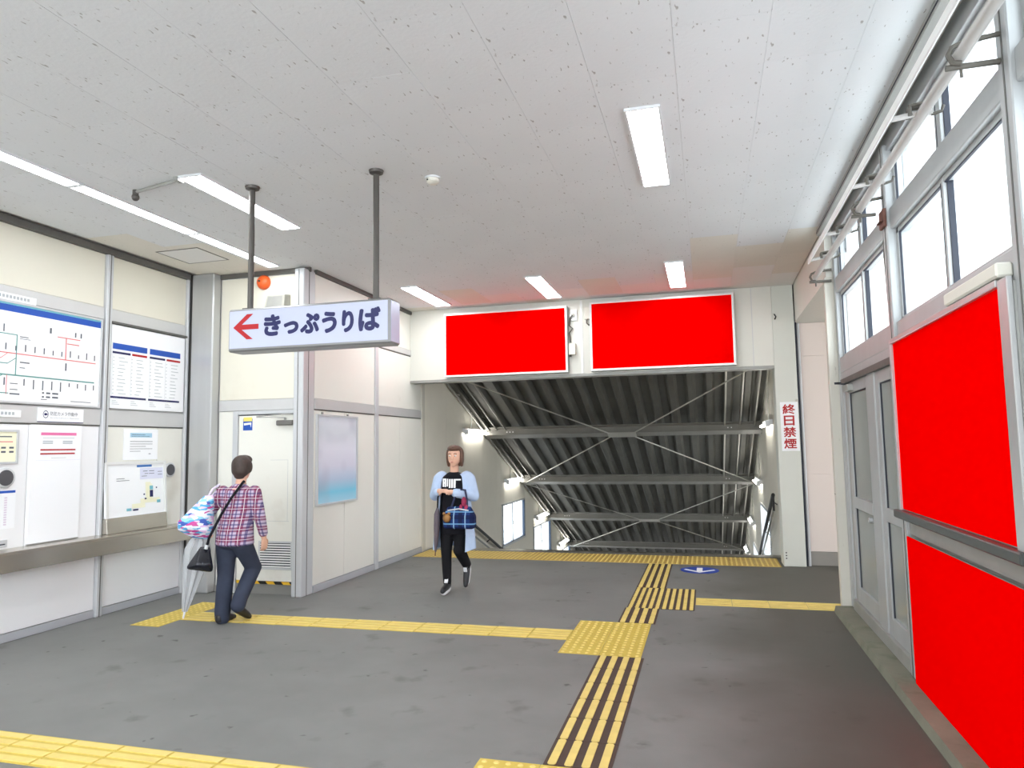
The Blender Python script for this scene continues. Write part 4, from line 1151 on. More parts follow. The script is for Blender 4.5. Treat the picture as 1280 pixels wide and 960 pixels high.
# ================================================================== TACTILE PAVING
def tile_mesh(kind, w, l, base, top):
    """returns (base mesh, relief mesh) centred on the origin, lying on z = 0; bars run along y"""
    b = MB().box(-w / 2, w / 2, -l / 2, l / 2, 0, .003).mesh('tile', M[base])
    r = MB()
    if kind == 'dome':
        for i in range(5):
            for j in range(5):
                cx, cy = (i - 2) * w / 5, (j - 2) * l / 5
                r.tube([(cx, cy, .003), (cx, cy, .0075)], [.016, .010], 8)
    elif kind == 'bar':
        for i in range(1):
            cx = 0.0
            r.prism([(cx - .021, -l / 2 + .012), (cx - .012, -l / 2 + .003), (cx + .012, -l / 2 + .003), (cx + .021, -l / 2 + .012), (cx + .021, l / 2 - .012), (cx + .012, l / 2 - .003), (cx - .012, l / 2 - .003), (cx - .021, l / 2 - .012)], 2, .003, .007)
    elif kind == 'dots':
        for i in range(5):
            cx = (i - 2) * w / 5
            r.box(cx - .015, cx + .015, -l / 2 + .004, l / 2 - .004, .003, .0045)
            for j in range(7):
                cy = (j - 3) * l / 7
                r.box(cx - .019, cx + .019, cy - .012, cy + .012, .0045, .007)
    elif kind == 'ridge':
        for i in range(4):
            cx = (i - 1.5) * w / 4
            r.box(cx - .026, cx + .026, -l / 2, l / 2, .003, .006)
    elif kind == 'barx':
        for i in range(4):
            cy = (i - 1.5) * l / 4
            r.box(-w / 2 + .006, w / 2 - .006, cy - .024, cy + .024, .003, .007)
    return b, r.mesh('relief', M[top])

def tactile(name, label, cells, kind, w, l, base, top, group=None):
    cx = sum(c[0] for c in cells) / len(cells); cy = sum(c[1] for c in cells) / len(cells)
    t = thing(name, (cx, cy, 0), label, 'tactile paving', group)
    b, r = tile_mesh(kind, w - .003, l - .003, base, top)
    rn = {'dome': 'domes', 'dots': 'raised_dots'}.get(kind, 'raised_bars')
    for (x, y) in cells:
        c = part('tile', b, None, t, loc=(x, y, 0.0005))
        if kind == 'bar':
            for q in range(4):
                part('raised_bar', r, None, c, loc=(x + (q - 1.5) * w / 4, y, 0.0005))
        else:
            tag(part(rn, r, None, c, loc=(x, y, 0.0005)), kind='stuff')
    return t
W3 = .31
# long guiding lane (dark base with four pale bars)
tactile('guide_lane', 'dark brown guiding lane with yellow bars in the foreground, up to the near square patch', [(-.665, 3.47 + .152 + i * .304) for i in range(6)], 'bar', .335, .304, 'tac_dark', 'yellow_pale')
tactile('guide_lane', 'short dark guiding lane with yellow bars just beyond the square patch', [(-.65, 6.295 + .142 + i * .285) for i in range(2)], 'bar', .325, .285, 'tac_dark', 'yellow_pale')
tactile('guide_lane', 'dark guiding lane with yellow bars running up to the stair edge', [(-.64, 7.84 + .155 + i * .311) for i in range(5)], 'bar', .315, .311, 'tac_dark', 'yellow_pale')
tactile('junction_tiles', 'dark junction tiles with rows of small yellow dots where lanes meet', [(-.64 + i * .315, 6.868 + .243 + j * .486) for i in range(2) for j in range(2)], 'dots', .315, .486, 'tac_dark', 'yellow_pale')
tactile('attention_patch', 'square yellow dotted patch in the middle of the floor', [(-1.14 + W3 / 2 + i * W3, 5.30 + .166 + j * .332) for i in range(2) for j in range(3)], 'dome', W3, .332, 'yellow', 'yellow_pale')
tactile('attention_patch', 'yellow dotted patch cut off by the bottom edge of the view', [(-1.15 + W3 / 2 + i * W3, 3.465 - .155 - j * .31) for i in range(2) for j in range(3)], 'dome', W3, .31, 'yellow', 'yellow_pale')
tactile('guide_strip', 'yellow guiding strip across the floor from the plaid shirted walker to the square patch', [(-1.14 - .164 - i * .328, 5.81 - .009 * i) for i in range(11)], 'barx', .328, .31, 'yellow', 'yellow_pale')
tactile('guide_strip', 'yellow guiding strip in the near left corner of the floor', [(-1.15 - .156 - i * .311, 3.015) for i in range(14)], 'barx', .311, .31, 'yellow', 'yellow_pale')
tactile('guide_strip', 'narrow yellow guiding strip leading right to the side passage', [(-.165 + .17 + i * .34, 7.27) for i in range(5)], 'barx', .34, .31, 'yellow_pale', 'yellow_pale')
tactile('attention_strip', 'yellow dotted strip on the floor beside the ticket shelf', [(-5.06 + .155, 5.30 + .158 + i * .316) for i in range(3)], 'dome', W3, .316, 'yellow', 'yellow_pale')
tactile('stair_warning_row', 'wide row of yellow warning tiles along the top of the stairs', [(-4.12 + .155 + i * .31, 9.43 + .17 + j * .34) for i in range(16) for j in range(2)], 'dome', .31, .34, 'yellow_edge', 'yellow_pale')
# worn tiles in the row: ribs of light metal
t = thing('floor_arrow', (-.145, 9.04, 0), 'round blue floor sticker with white arrow pointing away from the stairs', 'sticker')
mb = MB().tube([(-.145, 9.04, .0005), (-.145, 9.04, .0025)], .23, 40)
part('disc', mb, M['print_blue'] if False else mat('sticker_blue', hexc(28, 66, 168), .5), t)
a = []
z = .003
mb = MB()
mb.add([(-.18, 9.20, z), (-.11, 9.20, z), (-.11, 8.95, z), (-.18, 8.95, z)], [(0, 3, 2, 1)])
mb.add([(-.145, 8.86, z), (-.145, 8.94, z), (.02, 9.09, z), (.045, 9.05, z)], [(0, 3, 2, 1)])
mb.add([(-.145, 8.86, z), (-.145, 8.94, z), (-.31, 9.09, z), (-.335, 9.05, z)], [(0, 1, 2, 3)])
part('arrow', mb, M['paper'], t)

exec_people = True
# ================================================================== PEOPLE
_b = bmesh.new()
bmesh.ops.create_icosphere(_b, subdivisions=3, radius=1.0)
SPHERE = [tuple(v.co) for v in _b.verts]
_b.free()

def skin_blob(name, prims, m, parent, T, voxel=.008, smooth=6, factor=.5):
    """union of tapered capsules / ellipsoid hulls, voxel-remeshed into one smooth surface.
    prims: list of lists of (centre, radius or (rx,ry,rz)); each list is hulled. T: body frame -> world"""
    bm = bmesh.new()
    for hull in prims:
        b2 = bmesh.new()
        for c, r in hull:
            rr = (r, r, r) if not isinstance(r, (tuple, list)) else r
            for q in SPHERE:
                b2.verts.new((q[0] * rr[0] + c[0], q[1] * rr[1] + c[1], q[2] * rr[2] + c[2]))
        h = bmesh.ops.convex_hull(b2, input=list(b2.verts))
        kill = [v for v in b2.verts if not v.link_faces]
        if kill:
            bmesh.ops.delete(b2, geom=kill, context='VERTS')
        bmesh.ops.recalc_face_normals(b2, faces=b2.faces)
        tmp = bpy.data.meshes.new('tmp')
        b2.to_mesh(tmp); b2.free()
        bm.from_mesh(tmp)
        bpy.data.meshes.remove(tmp)
    me = bpy.data.meshes.new(name)
    bm.to_mesh(me); bm.free()
    o = bpy.data.objects.new('tmp', me)
    COL.objects.link(o)
    md = o.modifiers.new('r', 'REMESH'); md.mode = 'VOXEL'; md.voxel_size = voxel
    ms = o.modifiers.new('s', 'SMOOTH'); ms.iterations = smooth; ms.factor = factor
    dg = bpy.context.evaluated_depsgraph_get()
    out = bpy.data.meshes.new_from_object(o.evaluated_get(dg))
    bpy.data.objects.remove(o); bpy.data.meshes.remove(me)
    base = WL[parent.name]
    for v in out.vertices:
        v.co = T(v.co) - base
    out.name = name
    out.materials.clear(); out.materials.append(m)
    for p in out.polygons: p.use_smooth = True
    ob = bpy.data.objects.new(name, out)
    COL.objects.link(ob); ob.parent = parent
    WL[ob.name] = base
    return ob

def body_part(name, mb, m, parent, T, smooth=True):
    q = MB(); q.v = [tuple(T(Vector(v))) for v in mb.v]; q.f = mb.f
    return part(name, q, m, parent, smooth=smooth)

def frame(base, view, yaw_deg, s=1.0):
    """body frame (x = its right, y = its front) turned yaw clockwise from looking along the view direction"""
    v = Vector((view[0], view[1], 0)).normalized()
    r = Vector((v.y, -v.x, 0))
    a = R(yaw_deg)
    f = v * math.cos(a) + r * math.sin(a)
    x = r * math.cos(a) - v * math.sin(a)
    b = Vector(base)
    return lambda p: b + (x * p[0] + f * p[1] + Vector((0, 0, 1)) * p[2]) * s

def hand(wrist, direc, palm_n, s=1.0, curl=.6, thumb_side=1):
    """prims of a hand: palm, four fingers of unequal length with two bends, thumb from the side of the palm"""
    w = Vector(wrist); d = Vector(direc).normalized(); n = Vector(palm_n).normalized()
    n = (n - d * n.dot(d)).normalized()
    sd = d.cross(n)
    P = []
    k = w + d * .075 * s
    P.append([(w, .019 * s), (w + d * .03 * s + sd * .018 * s, .014 * s), (w + d * .03 * s - sd * .018 * s, .014 * s), (k + sd * .028 * s, .011 * s), (k - sd * .028 * s, .011 * s)])
    for i, ln_ in enumerate((.068, .076, .070, .055)):
        o = k + sd * (.030 - .020 * i) * s * thumb_side
        a1 = (d * math.cos(curl * .5) + n * math.sin(curl * .5))
        a2 = (d * math.cos(curl * 1.6) + n * math.sin(curl * 1.6))
        p1 = o + a1 * ln_ * .5 * s
        p2 = p1 + a2 * ln_ * .5 * s
        P.append([(o, .0088 * s), (p1, .008 * s)])
        P.append([(p1, .008 * s), (p2, .007 * s)])
    o = w + d * .025 * s + sd * .024 * s * thumb_side
    p1 = o + (d * .55 + sd * .7 * thumb_side + n * .35).normalized() * .034 * s
    p2 = p1 + (d * .85 + sd * .25 * thumb_side + n * .4).normalized() * .028 * s
    P.append([(o, .012 * s), (p1, .0095 * s)]); P.append([(p1, .0095 * s), (p2, .008 * s)])
    return P

def head_prims(c, fy=0.0):
    """head about 0.21 m high round c; y = front"""
    cx, cy, cz = c
    return [
        [((cx, cy - .012, cz + .025), (.072, .088, .080)), ((cx, cy + .005, cz - .02), (.066, .078, .07))],
        [((cx, cy + .02, cz - .03), (.056, .062, .05)), ((cx, cy + .045, cz - .085), (.028, .028, .022))],
        [((cx, cy + .084, cz + .012), (.009, .010, .010)), ((cx, cy + .098, cz - .022), (.014, .014, .010))],
        [((cx - .020, cy + .078, cz - .058), (.008, .010, .006)), ((cx, cy + .086, cz - .057), (.009, .010, .007)), ((cx + .020, cy + .078, cz - .058), (.008, .010, .006))],
        [((cx - .072, cy - .008, cz - .006), (.008, .016, .028))], [((cx + .072, cy - .008, cz - .006), (.008, .016, .028))],
    ]

def face_bits(c, parent, T, eye_m, brow_m, lip_m):
    cx, cy, cz = c
    for sx in (-1, 1):
        e = body_part('eye', MB().ell((cx + sx * .030, cy + .072, cz + .008), (.012, .008, .008), 12, 8), M['paper'], parent, T)
        body_part('iris', MB().ell((cx + sx * .030, cy + .079, cz + .006), (.005, .003, .005), 10, 6), eye_m, e, T)
        body_part('eyebrow', MB().tube([(cx + sx * .014, cy + .082, cz + .028), (cx + sx * .030, cy + .079, cz + .033), (cx + sx * .046, cy + .068, cz + .027)], .0035, 6), brow_m, parent, T)
    body_part('mouth', MB().tube([(cx - .022, cy + .078, cz - .056), (cx, cy + .0945, cz - .0545), (cx + .022, cy + .078, cz - .056)], [.002, .0045, .002], 8), lip_m, parent, T)

M['skin'] = mat('skin', hexc(226, 178, 152), .5, 0, .04, 12)
M['hair_dark'] = mat('hair_dark_brown', hexc(62, 50, 44), .55, 0, .25, 40, .5, 120)
M['hair_brown'] = mat('hair_brown', hexc(96, 68, 54), .5, 0, .25, 40, .5, 120)
M['iris'] = mat('iris_dark', hexc(40, 28, 22), .2)
M['lip'] = mat('lip', hexc(190, 110, 104), .45)
M['slate'] = mat('slate_trousers', hexc(58, 64, 80), .85, 0, .12, 6, .2, 90, spec=.2)
M['shoe_black'] = mat('black_shoe', hexc(34, 34, 38), .45)
M['plaid'] = plaid('plaid_shirt', hexc(190, 176, 198), [
    (0, 11.0, .0, .42, hexc(118, 24, 70), .78), (2, 11.0, .0, .45, hexc(118, 24, 70), .75),
    (0, 11.0, .60, .74, hexc(48, 44, 104), .65), (2, 11.0, .62, .78, hexc(48, 44, 104), .62), (2, 11.0, .2, .25, hexc(240, 236, 240), .7), (0, 11., .18, .23, hexc(240, 236, 240), .7)])
M['lightblue'] = mat('pale_blue_cotton', hexc(188, 206, 234), .85, 0, .08, 7, .2, 60, spec=.2)
M['blackcloth'] = mat('black_cloth', hexc(26, 26, 32), .85, 0, .1, 8, spec=.2)
M['legging'] = mat('black_legging', hexc(24, 24, 28), .8, spec=.2)
M['white_rubber'] = mat('white_rubber', hexc(236, 236, 238), .5)
M['blackleather'] = mat('black_patent', hexc(26, 28, 36), .25, 0, .2, 14, .3, 30)
M['check_blue'] = plaid('blue_check_bag', hexc(30, 52, 104), [
    (0, 8., .0, .35, hexc(24, 30, 62), .8), (2, 8., .0, .35, hexc(22, 30, 66), .8), (0, 8., .55, .66, hexc(150, 190, 224), .7), (2, 8., .55, .66, hexc(120, 170, 214), .7)])
M['brass'] = mat('bronze_charm', hexc(150, 108, 60), .4, .4)
M['scarf'] = mat('red_navy_scarf', hexc(148, 40, 76), .7, 0, .5, 26)
M['umb_dark'] = mat('mauve_grey_cloth', hexc(98, 88, 96), .7, 0, .1, 9)

def tote_mat():
    m, nt, p = new_mat('tote_print')
    p.inputs['Roughness'].default_value = .45
    tc = nt.nodes.new('ShaderNodeTexCoord')
    mp = nt.nodes.new('ShaderNodeMapping')
    mp.inputs['Rotation'].default_value = (0, R(-38), 0)
    mp.inputs['Scale'].default_value = (14, 14, 40)
    nt.links.new(tc.outputs['Object'], mp.inputs[0])
    vo = nt.nodes.new('ShaderNodeTexVoronoi')
    vo.inputs['Scale'].default_value = 1.5
    nt.links.new(mp.outputs[0], vo.inputs['Vector'])
    sep = nt.nodes.new('ShaderNodeSeparateColor')
    nt.links.new(vo.outputs['Color'], sep.inputs[0])
    cr = nt.nodes.new('ShaderNodeValToRGB')
    cr.color_ramp.interpolation = 'CONSTANT'
    e = cr.color_ramp.elements
    e[0].position, e[0].color = 0, hexc(236, 238, 248)
    e[1].position, e[1].color = .35, hexc(84, 168, 214)
    for pos, c in ((.5, hexc(238, 232, 244)), (.58, hexc(204, 70, 150)), (.66, hexc(60, 90, 176)), (.76, hexc(226, 190, 226)), (.88, hexc(148, 206, 232))):
        el = e.new(pos); el.color = c
    nt.links.new(sep.outputs[0], cr.inputs[0])
    nt.links.new(cr.outputs[0], p.inputs['Base Color'])
    return m
M['tote'] = tote_mat()
def clear_vinyl():
    m = bpy.data.materials.new('clear_vinyl')
    m.use_nodes = True
    nt = m.node_tree; nt.nodes.clear()
    out = nt.nodes.new('ShaderNodeOutputMaterial')
    tr_ = nt.nodes.new('ShaderNodeBsdfTransparent'); tr_.inputs[0].default_value = (.93, .94, .95, 1)
    pr = nt.nodes.new('ShaderNodeBsdfPrincipled'); pr.inputs['Base Color'].default_value = hexc(226, 228, 230); pr.inputs['Roughness'].default_value = .25
    mx = nt.nodes.new('ShaderNodeMixShader'); mx.inputs[0].default_value = .5
    nt.links.new(tr_.outputs[0], mx.inputs[1]); nt.links.new(pr.outputs[0], mx.inputs[2]); nt.links.new(mx.outputs[0], out.inputs[0])
    return m
M['vinyl'] = clear_vinyl()

# ---------- walker in plaid shirt, seen from behind
def person_one():
    base = (-4.2, 5.60, 0)
    T = frame(base, base, 30)
    t = thing('person', base, 'person in plaid shirt and slate trousers walking away with bags and umbrella', 'person')
    hc = (0, .115, 1.385)
    rs, re, rw = (.158, .045, 1.165), (.225, .03, .93), (.235, .09, .745)
    ls, le, lw = (-.158, .045, 1.165), (-.262, -.01, .965), (-.315, .03, .83)
    rh, rk, ra = (.08, 0, .72), (.085, .19, .45), (.075, -.05, .185)
    lh, lk, la = (-.08, 0, .72), (-.085, .0, .41), (-.085, -.05, .085)
    pr = head_prims(hc)
    pr += [[((0, .075, 1.22), .048), ((0, .10, 1.32), .047)],
           [((0, .04, 1.16), (.13, .085, .06)), ((0, .04, 1.0), (.125, .10, .08))], [((0, .04, 1.0), (.125, .10, .08)), ((0, .0, .76), (.135, .11, .08))],
           [(rs, .05), (re, .036)], [(re, .036), (rw, .024)], [(ls, .05), (le, .036)], [(le, .036), (lw, .024)],
           [(rh, .082), (rk, .055)], [(rk, .053), (ra, .036)], [(lh, .082), (lk, .055)], [(lk, .053), (la, .036)],
           [(ra, .034), ((.075, .04, .075), .026)], [(la, .034), ((-.085, .05, .035), .026)]]
    pr += hand(rw, (0.0, .15, -1), (-.9, .4, 0), .95, .5, 1)
    pr += hand(lw, (-.05, .4, -.8), (.6, .7, 0), .95, 1.2, -1)
    skin_blob('body', pr, M['skin'], t, T, .006, 5)
    face_bits(hc, t, T, M['iris'], M['hair_dark'], M['lip'])
    hx, hy, hz = hc
    skin_blob('hair', [[((hx, hy - .03, hz + .03), (.090, .088, .092)), ((hx, hy - .045, hz - .02), (.084, .068, .07))], [((hx, hy + .02, hz + .075), (.074, .072, .048))],
                       [((hx - .072, hy - .01, hz + .01), (.020, .045, .06))], [((hx + .072, hy - .01, hz + .01), (.020, .045, .06))], [((hx, hy - .06, hz - .07), (.055, .03, .035))]], M['hair_dark'], t, T, .008, 4)
    # shirt
    skin_blob('shirt', [[((0, .06, 1.215), (.078, .062, .03)), ((0, .045, 1.165), (.150, .088, .045))], [((0, .045, 1.165), (.158, .092, .05)), ((0, .035, 1.0), (.152, .118, .06))],
                        [((0, .035, 1.0), (.152, .118, .06)), ((0, .0, .80), (.168, .140, .04))], [((0, .0, .80), (.168, .140, .04)), ((0, -.005, .70), (.176, .150, .02))],
                        [(rs, .062), (re, .052)], [(re, .052), ((.232, .08, .79), .042)], [(ls, .062), (le, .052)], [(le, .052), ((-.305, .02, .865), .040)]], M['plaid'], t, T, .009, 4)
    # trousers
    skin_blob('trousers', [[((0, .0, .79), (.140, .115, .03)), ((0, -.01, .70), (.150, .128, .05))], [((.075, -.01, .70), .092), ((.086, .18, .46), .072)], [((.086, .185, .46), .073), ((.078, -.03, .22), .066)],
                           [((-.078, -.01, .70), .092), ((-.085, 0, .42), .074)], [((-.085, 0, .42), .074), ((-.085, -.04, .10), .070)], [((.078, -.03, .22), .066), ((.076, -.06, .165), .066)],
                           [((-.085, -.04, .10), .070), ((-.085, -.04, .05), .066)]], M['slate'], t, T, .009, 4)
    def shoe(c, d, u):
        c, d, u = Vector(c), Vector(d).normalized(), Vector(u).normalized()
        P = lambda a, b: c + d * a + u * b
        s = skin_blob('shoe', [[(P(-.05, .0), .036), (P(.02, -.002), .038), (P(.10, -.012), .034)], [(P(.10, -.012), .034), (P(.155, -.02), .024)], [(P(-.05, .02), .036), (P(-.04, .045), .034)]], M['shoe_black'], t, T, .007, 3)
        return s
    shoe((-.085, -.03, .040), (.1, 1, 0), (0, 0, 1))
    shoe((.076, -.01, .105), (.05, 1, -.45), (0, .45, 1))
    # bags and umbrella
    cl_, sn = math.cos(R(30)), math.sin(R(30))
    def A(a, d, z):      # (right as seen, away, up) -> body frame
        return (a * cl_ - d * sn, a * sn + d * cl_, z)
    wb = T(Vector(A(-.33, .02, .78)))
    tb = thing('tote_bag', wb, 'blue white and magenta patterned tote bag hanging from the plaid walker', 'bag')
    bx = [(-.20, 1.13), (-.26, 1.13), (-.47, .91), (-.465, .855), (-.36, .79), (-.24, .765), (-.20, .80)]
    hull = [(A(a, .03, z), .018) for a, z in bx] + [(A(-.30, -.04, .93), .03), (A(-.30, .09, .93), .03), (A(-.26, -.035, 1.03), .02), (A(-.36, -.03, .88), .03), (A(-.25, -.03, .84), .03), (A(-.36, .09, .88), .03)]
    skin_blob('bag_body', [hull], M['tote'], tb, T, .010, 4)
    body_part('strap', MB().tube([A(-.24, .02, 1.12), A(-.20, .07, 1.20), A(-.145, .10, 1.235), A(-.15, .19, 1.20), A(-.23, .16, 1.10)], .010, 8), mat('tote_strap', hexc(214, 206, 226), .6), tb, T)
    ub = thing('umbrella', T(Vector(A(-.40, .14, .0))), 'closed clear vinyl umbrella with white tip hanging at the plaid walker\'s left', 'umbrella')
    top, tip = Vector(A(-.285, .13, .80)), Vector(A(-.425, .16, .04))
    ax = tip - top
    mb = MB()
    rings = [(0, .018), (.08, .07), (.2, .098), (.4, .088), (.6, .062), (.8, .034), (.92, .016)]
    nseg = 32
    o = 0
    side_a = ax.normalized().orthogonal().normalized(); side_b = ax.normalized().cross(side_a)
    for tt, rr in rings:
        for j in range(nseg):
            th = 2 * math.pi * j / nseg
            q = rr * (1 + .16 * math.cos(8 * th))
            mb.v.append(tuple(top + ax * tt + (side_a * math.cos(th) + side_b * math.sin(th)) * q))
    for i in range(len(rings) - 1):
        for j in range(nseg):
            mb.f.append((i * nseg + j, i * nseg + (j + 1) % nseg, (i + 1) * nseg + (j + 1) % nseg, (i + 1) * nseg + j))
    body_part('canopy', mb, M['vinyl'], ub, T)
    body_part('shaft', MB().tube([top - ax * .12, tip - ax * .06], .005, 8), M['alu'], ub, T)
    body_part('tip', MB().tube([top + ax * .91, tip], [.011, .007], 10), M['white_rubber'], ub, T)
    hd = top - ax * .12
    body_part('handle', MB().tube([hd + Vector((0, 0, -.04)), hd, hd + Vector((.0, .01, .03)), hd + Vector((.02, .02, .045)), hd + Vector((.045, .02, .03)), hd + Vector((.05, .02, 0))], .010, 8), M['white_rubber'], ub, T)
    for k in range(8):
        th = 2 * math.pi * k / 8
        d = side_a * math.cos(th) + side_b * math.sin(th)
        body_part('rib', MB().tube([top + ax * .08 + d * .082, top + ax * .2 + d * .115, top + ax * .4 + d * .104, top + ax * .6 + d * .073, top + ax * .8 + d * .041, top + ax * .92 + d * .02], .003, 5), M['alu'], ub, T)
    sb = thing('shoulder_bag', T(Vector(A(-.27, -.10, .50))), 'small glossy black shoulder bag on a long strap at the plaid walker\'s hip', 'bag')
    skin_blob('bag_body', [[(A(-.37, -.12, .535), .022), (A(-.20, -.12, .50), .022), (A(-.20, -.12, .52), .024), (A(-.22, -.10, .69), .014), (A(-.28, -.10, .69), .014), (A(-.30, -.16, .56), .03), (A(-.22, -.16, .55), .03), (A(-.30, -.05, .56), .03), (A(-.22, -.05, .55), .03)]], M['blackleather'], sb, T, .009, 4)
    body_part('strap', MB().tube([A(-.235, -.13, .69), A(-.215, -.155, .78), A(-.12, -.165, .98), A(-.04, -.115, 1.12), A(.035, -.05, 1.225), A(.065, .03, 1.262), A(.08, .10, 1.235)], .012, 8), M['blackcloth'], sb, T)
    body_part('buckle', MB().tube([A(-.24, -.142, .685), A(-.23, -.142, .72)], .016, 8), M['alu'], sb, T)
person_one()

# ---------- walker in pale blue coat coming up from the stairs
def person_two():
    base = (-2.68, 7.28, 0)
    T = frame(base, base, 180 + 18, 1.045)      # faces the camera, turned a little to the picture's left
    t = thing('person', base, 'person in long pale blue open coat and black leggings walking toward us', 'person')
    hc = (-.02, .045, 1.385)
    rs, re, rw = (.155, .0, 1.165), (.215, .0, .98), (.10, .185, 1.04)
    ls, le, lw = (-.155, .0, 1.165), (-.215, .01, .975), (-.02, .195, 1.03)
    rh, rk, ra = (.075, .0, .73), (.07, .07, .42), (.055, .09, .09)
    lh, lk, la = (-.075, .0, .73), (-.07, .07, .42), (-.075, -.17, .24)
    pr = head_prims(hc)
    pr += [[((0, .0, 1.21), .047), ((-.01, .02, 1.32), .045)],
           [((0, .0, 1.16), (.125, .08, .06)), ((0, .0, 1.0), (.12, .095, .08))], [((0, .0, 1.0), (.12, .095, .08)), ((0, .0, .76), (.13, .105, .08))],
           [(rs, .05), (re, .038)], [(re, .037), (rw, .024)], [(ls, .05), (le, .038)], [(le, .037), (lw, .024)],
           [(rh, .08), (rk, .052)], [(rk, .05), (ra, .034)], [(lh, .08), (lk, .052)], [(lk, .042), (la, .034)],
           [(ra, .032), ((.05, .17, .035), .024)], [(la, .032), ((-.075, -.16, .14), .024)]]
    pr += hand(rw, (-.75, .25, .05), (0, -.2, -1), .95, .8, 1)
    pr += hand(lw, (.75, .2, .1), (0, -.3, -1), .95, .8, -1)
    skin_blob('body', pr, M['skin'], t, T, .006, 5)
    face_bits(hc, t, T, M['iris'], M['hair_brown'], M['lip'])
    hx, hy, hz = hc
    skin_blob('hair', [[((hx, hy - .04, hz + .03), (.088, .078, .088)), ((hx, hy - .06, hz - .05), (.084, .05, .06))], [((hx, hy + .015, hz + .082), (.072, .070, .038))],
                       [((hx - .076, hy - .01, hz + .0), (.018, .04, .08)), ((hx - .07, hy - .02, hz - .08), (.018, .03, .03))], [((hx + .076, hy - .01, hz + .0), (.018, .04, .08)), ((hx + .07, hy - .02, hz - .08), (.018, .03, .03))]], M['hair_brown'], t, T, .008, 4)
    tee = skin_blob('black_top', [[((0, .01, 1.205), (.075, .055, .025)), ((0, .01, 1.16), (.135, .088, .045))], [((0, .01, 1.16), (.14, .092, .05)), ((0, .01, 1.0), (.135, .112, .06))],
                            [((0, .01, 1.0), (.135, .112, .06)), ((0, .01, .78), (.148, .122, .05))], [((0, .01, .78), (.148, .122, .05)), ((0, .01, .60), (.150, .125, .02))]], M['blackcloth'], t, T, .009, 4)
    # white block print on the chest
    mb = MB()
    def cp_(u, z):
        y = .012 + .112 * math.sqrt(max(0, 1 - (u / .15) ** 2)) - .012 * max(0, (z - 1.06) / .1)
        return (u, y + .006, z)
    for (u0, u1, z0, z1) in ((.075, .095, 1.075, 1.16), (.05, .07, 1.075, 1.16), (.05, .095, 1.145, 1.16), (.05, .095, 1.108, 1.122), (.0, .018, 1.065, 1.155), (-.024, -.006, 1.065, 1.155), (-.052, -.03, 1.065, 1.155), (-.10, -.03, 1.14, 1.155), (.028, .042, 1.08, 1.158)):
        mb.add([cp_(u0, z0), cp_(u1, z0), cp_(u1, z1), cp_(u0, z1)], [(0, 1, 2, 3)])
    body_part('chest_print', mb, M['paper'], t, T, smooth=False)
    skin_blob('leggings', [[((0, .0, .76), (.132, .105, .03)), ((0, .0, .70), (.135, .108, .04))], [((.073, 0, .70), .082), ((.07, .07, .43), .058)], [((.07, .07, .43), .057), ((.056, .09, .11), .042)],
                           [((-.073, 0, .70), .082), ((-.07, .07, .43), .058)], [((-.07, .07, .43), .064), ((-.075, -.16, .25), .050)]], M['legging'], t, T, .008, 4)
    # open coat: C-shaped shell
    mb = MB()
    rings = [(1.205, .085, .062, 60), (1.17, .155, .095, 46), (1.10, .178, .118, 44), (.98, .178, .13, 46), (.86, .185, .145, 48), (.72, .20, .16, 50), (.58, .215, .175, 48), (.43, .225, .19, 44)]
    ns = 36
    for dr in (0, .010):
        for z, rx, ry, op in rings:
            for j in range(ns + 1):
                th = R(op) + (2 * math.pi - 2 * R(op)) * j / ns
                wv = 1 + (.05 * math.sin(7 * th) * max(0, (0.9 - z)))
                mb.v.append(((rx - dr) * math.sin(th) * wv, .008 + (ry - dr) * math.cos(th) * wv, z + .012 * math.sin(3 * th) * (z < .5)))
    nr = len(rings); off = nr * (ns + 1)
    for i in range(nr - 1):
        for j in range(ns):
            a = i * (ns + 1) + j; b = a + 1; c = b + ns + 1; d = a + ns + 1
            mb.f.append((a, b, c, d)); mb.f.append((off + d, off + c, off + b, off + a))
    for i in range(nr - 1):
        for j in (0, ns):
            a = i * (ns + 1) + j; d = a + ns + 1
            mb.f.append((a, d, off + d, off + a))
    for i in (0, nr - 1):
        for j in range(ns):
            a = i * (ns + 1) + j
            mb.f.append((a, a + 1, off + a + 1, off + a))
    coat = body_part('coat', mb, M['lightblue'], t, T)
    skin_blob('sleeve', [[((.135, 0, 1.165), .07), ((.165, 0, 1.145), .066), (re, .057)], [(re, .057), ((.135, .14, 1.025), .046)]], M['lightblue'], coat, T, .009, 4)
    skin_blob('sleeve', [[((-.135, 0, 1.165), .07), ((-.165, 0, 1.145), .066), (le, .057)], [(le, .057), ((-.065, .16, 1.015), .046)]], M['lightblue'], coat, T, .009, 4)
    def sneaker(c, d, u):
        c, d, u = Vector(c), Vector(d).normalized(), Vector(u).normalized()
        P = lambda a, b: c + d * a + u * b
        s = skin_blob('sneaker', [[(P(-.05, .012), .034), (P(.03, .006), .036), (P(.11, -.004), .032)], [(P(.11, -.004), .032), (P(.155, -.010), .024)], [(P(-.05, .02), .034), (P(-.035, .065), .034)]], M['shoe_black'], t, T, .007, 3)
        skin_blob('sole', [[(P(-.055, -.028), (.03, .03, .012)), (P(-.055, -.016), .03)], [(P(-.05, -.024), .026), (P(.14, -.028), .022)], [(P(-.02, -.024), .034), (P(.11, -.026), .033)]], M['white_rubber'], s, T, .007, 3)
        x = d.cross(u)
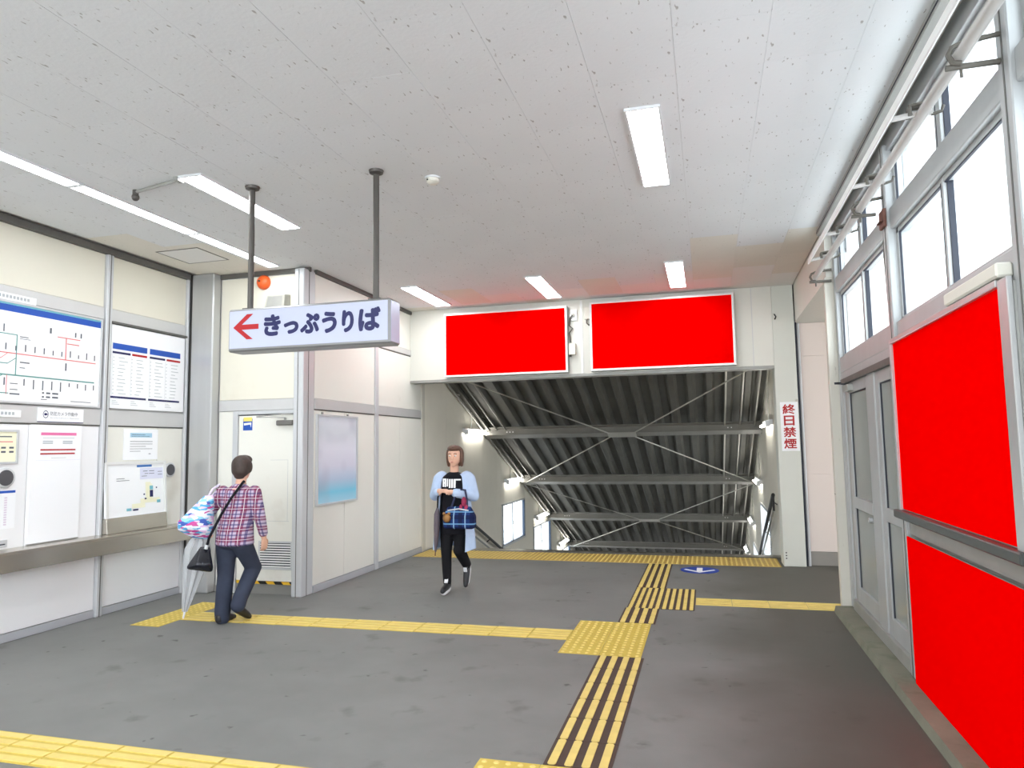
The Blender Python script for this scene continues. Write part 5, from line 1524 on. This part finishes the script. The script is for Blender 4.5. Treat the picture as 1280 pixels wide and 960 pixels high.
        body_part('tongue', MB().beam(P(.0, .085), P(.03, .05), .035, .012, up=u), M['white_rubber'], s, T, smooth=False)
    sneaker((.052, .12, .060), (-.05, 1, 0), (0, 0, 1))
    sneaker((-.077, -.175, .185), (.0, .42, -.9), (0, .9, .42))
    # handbag hanging on the forearm
    hb = thing('handbag', T(Vector((-.12, .17, .64))), 'navy and blue checked handbag on the arm of the pale blue coat', 'bag')
    skin_blob('bag_body', [[((x, y, z), .03) for x in (-.25, .02) for y in (.155, .22) for z in (.69, .78)] + [((x, .19, .86), .025) for x in (-.22, -.01)]], M['check_blue'], hb, T, .010, 4)
    body_part('zip', MB().tube([(-.22, .226, .845), (-.12, .232, .862), (-.0, .226, .845)], .007, 6), M['alu'], hb, T)
    body_part('handle', MB().tube([(-.20, .2, .87), (-.19, .18, .96), (-.16, .14, 1.045), (-.12, .14, 1.05), (-.06, .18, .97), (-.03, .2, .87)], .011, 8), mat('navy_handle', hexc(26, 34, 70), .6), hb, T)
    body_part('charm', MB().ell((.0, .255, .77), (.042, .022, .045), 14, 8).ell((.03, .255, .815), (.016, .012, .016), 8, 6).ell((-.025, .255, .815), (.016, .012, .016), 8, 6), M['brass'], hb, T)
    body_part('scarf_bow', MB().ell((-.165, .20, .93), (.028, .024, .05), 12, 8).ell((-.19, .205, .86), (.022, .016, .045), 12, 8).ell((-.135, .21, .865), (.02, .016, .04), 12, 8), M['scarf'], hb, T)
    # slim closed umbrella on the other side
    ub = thing('umbrella', T(Vector((.15, .12, .40))), 'slim closed mauve grey umbrella hanging beside the pale blue coat', 'umbrella')
    body_part('canopy', MB().tube([(.135, .15, .86), (.14, .15, .80), (.145, .15, .66), (.155, .15, .50), (.16, .15, .42)], [.012, .030, .030, .020, .008], 12), M['umb_dark'], ub, T)
    body_part('tip', MB().tube([(.16, .15, .42), (.163, .15, .38)], .006, 8), M['rust'], ub, T)
    body_part('handle', MB().tube([(.135, .15, .85), (.13, .15, .96), (.125, .15, 1.0), (.10, .15, 1.02)], .009, 8), M['blackcloth'], ub, T)
person_two()
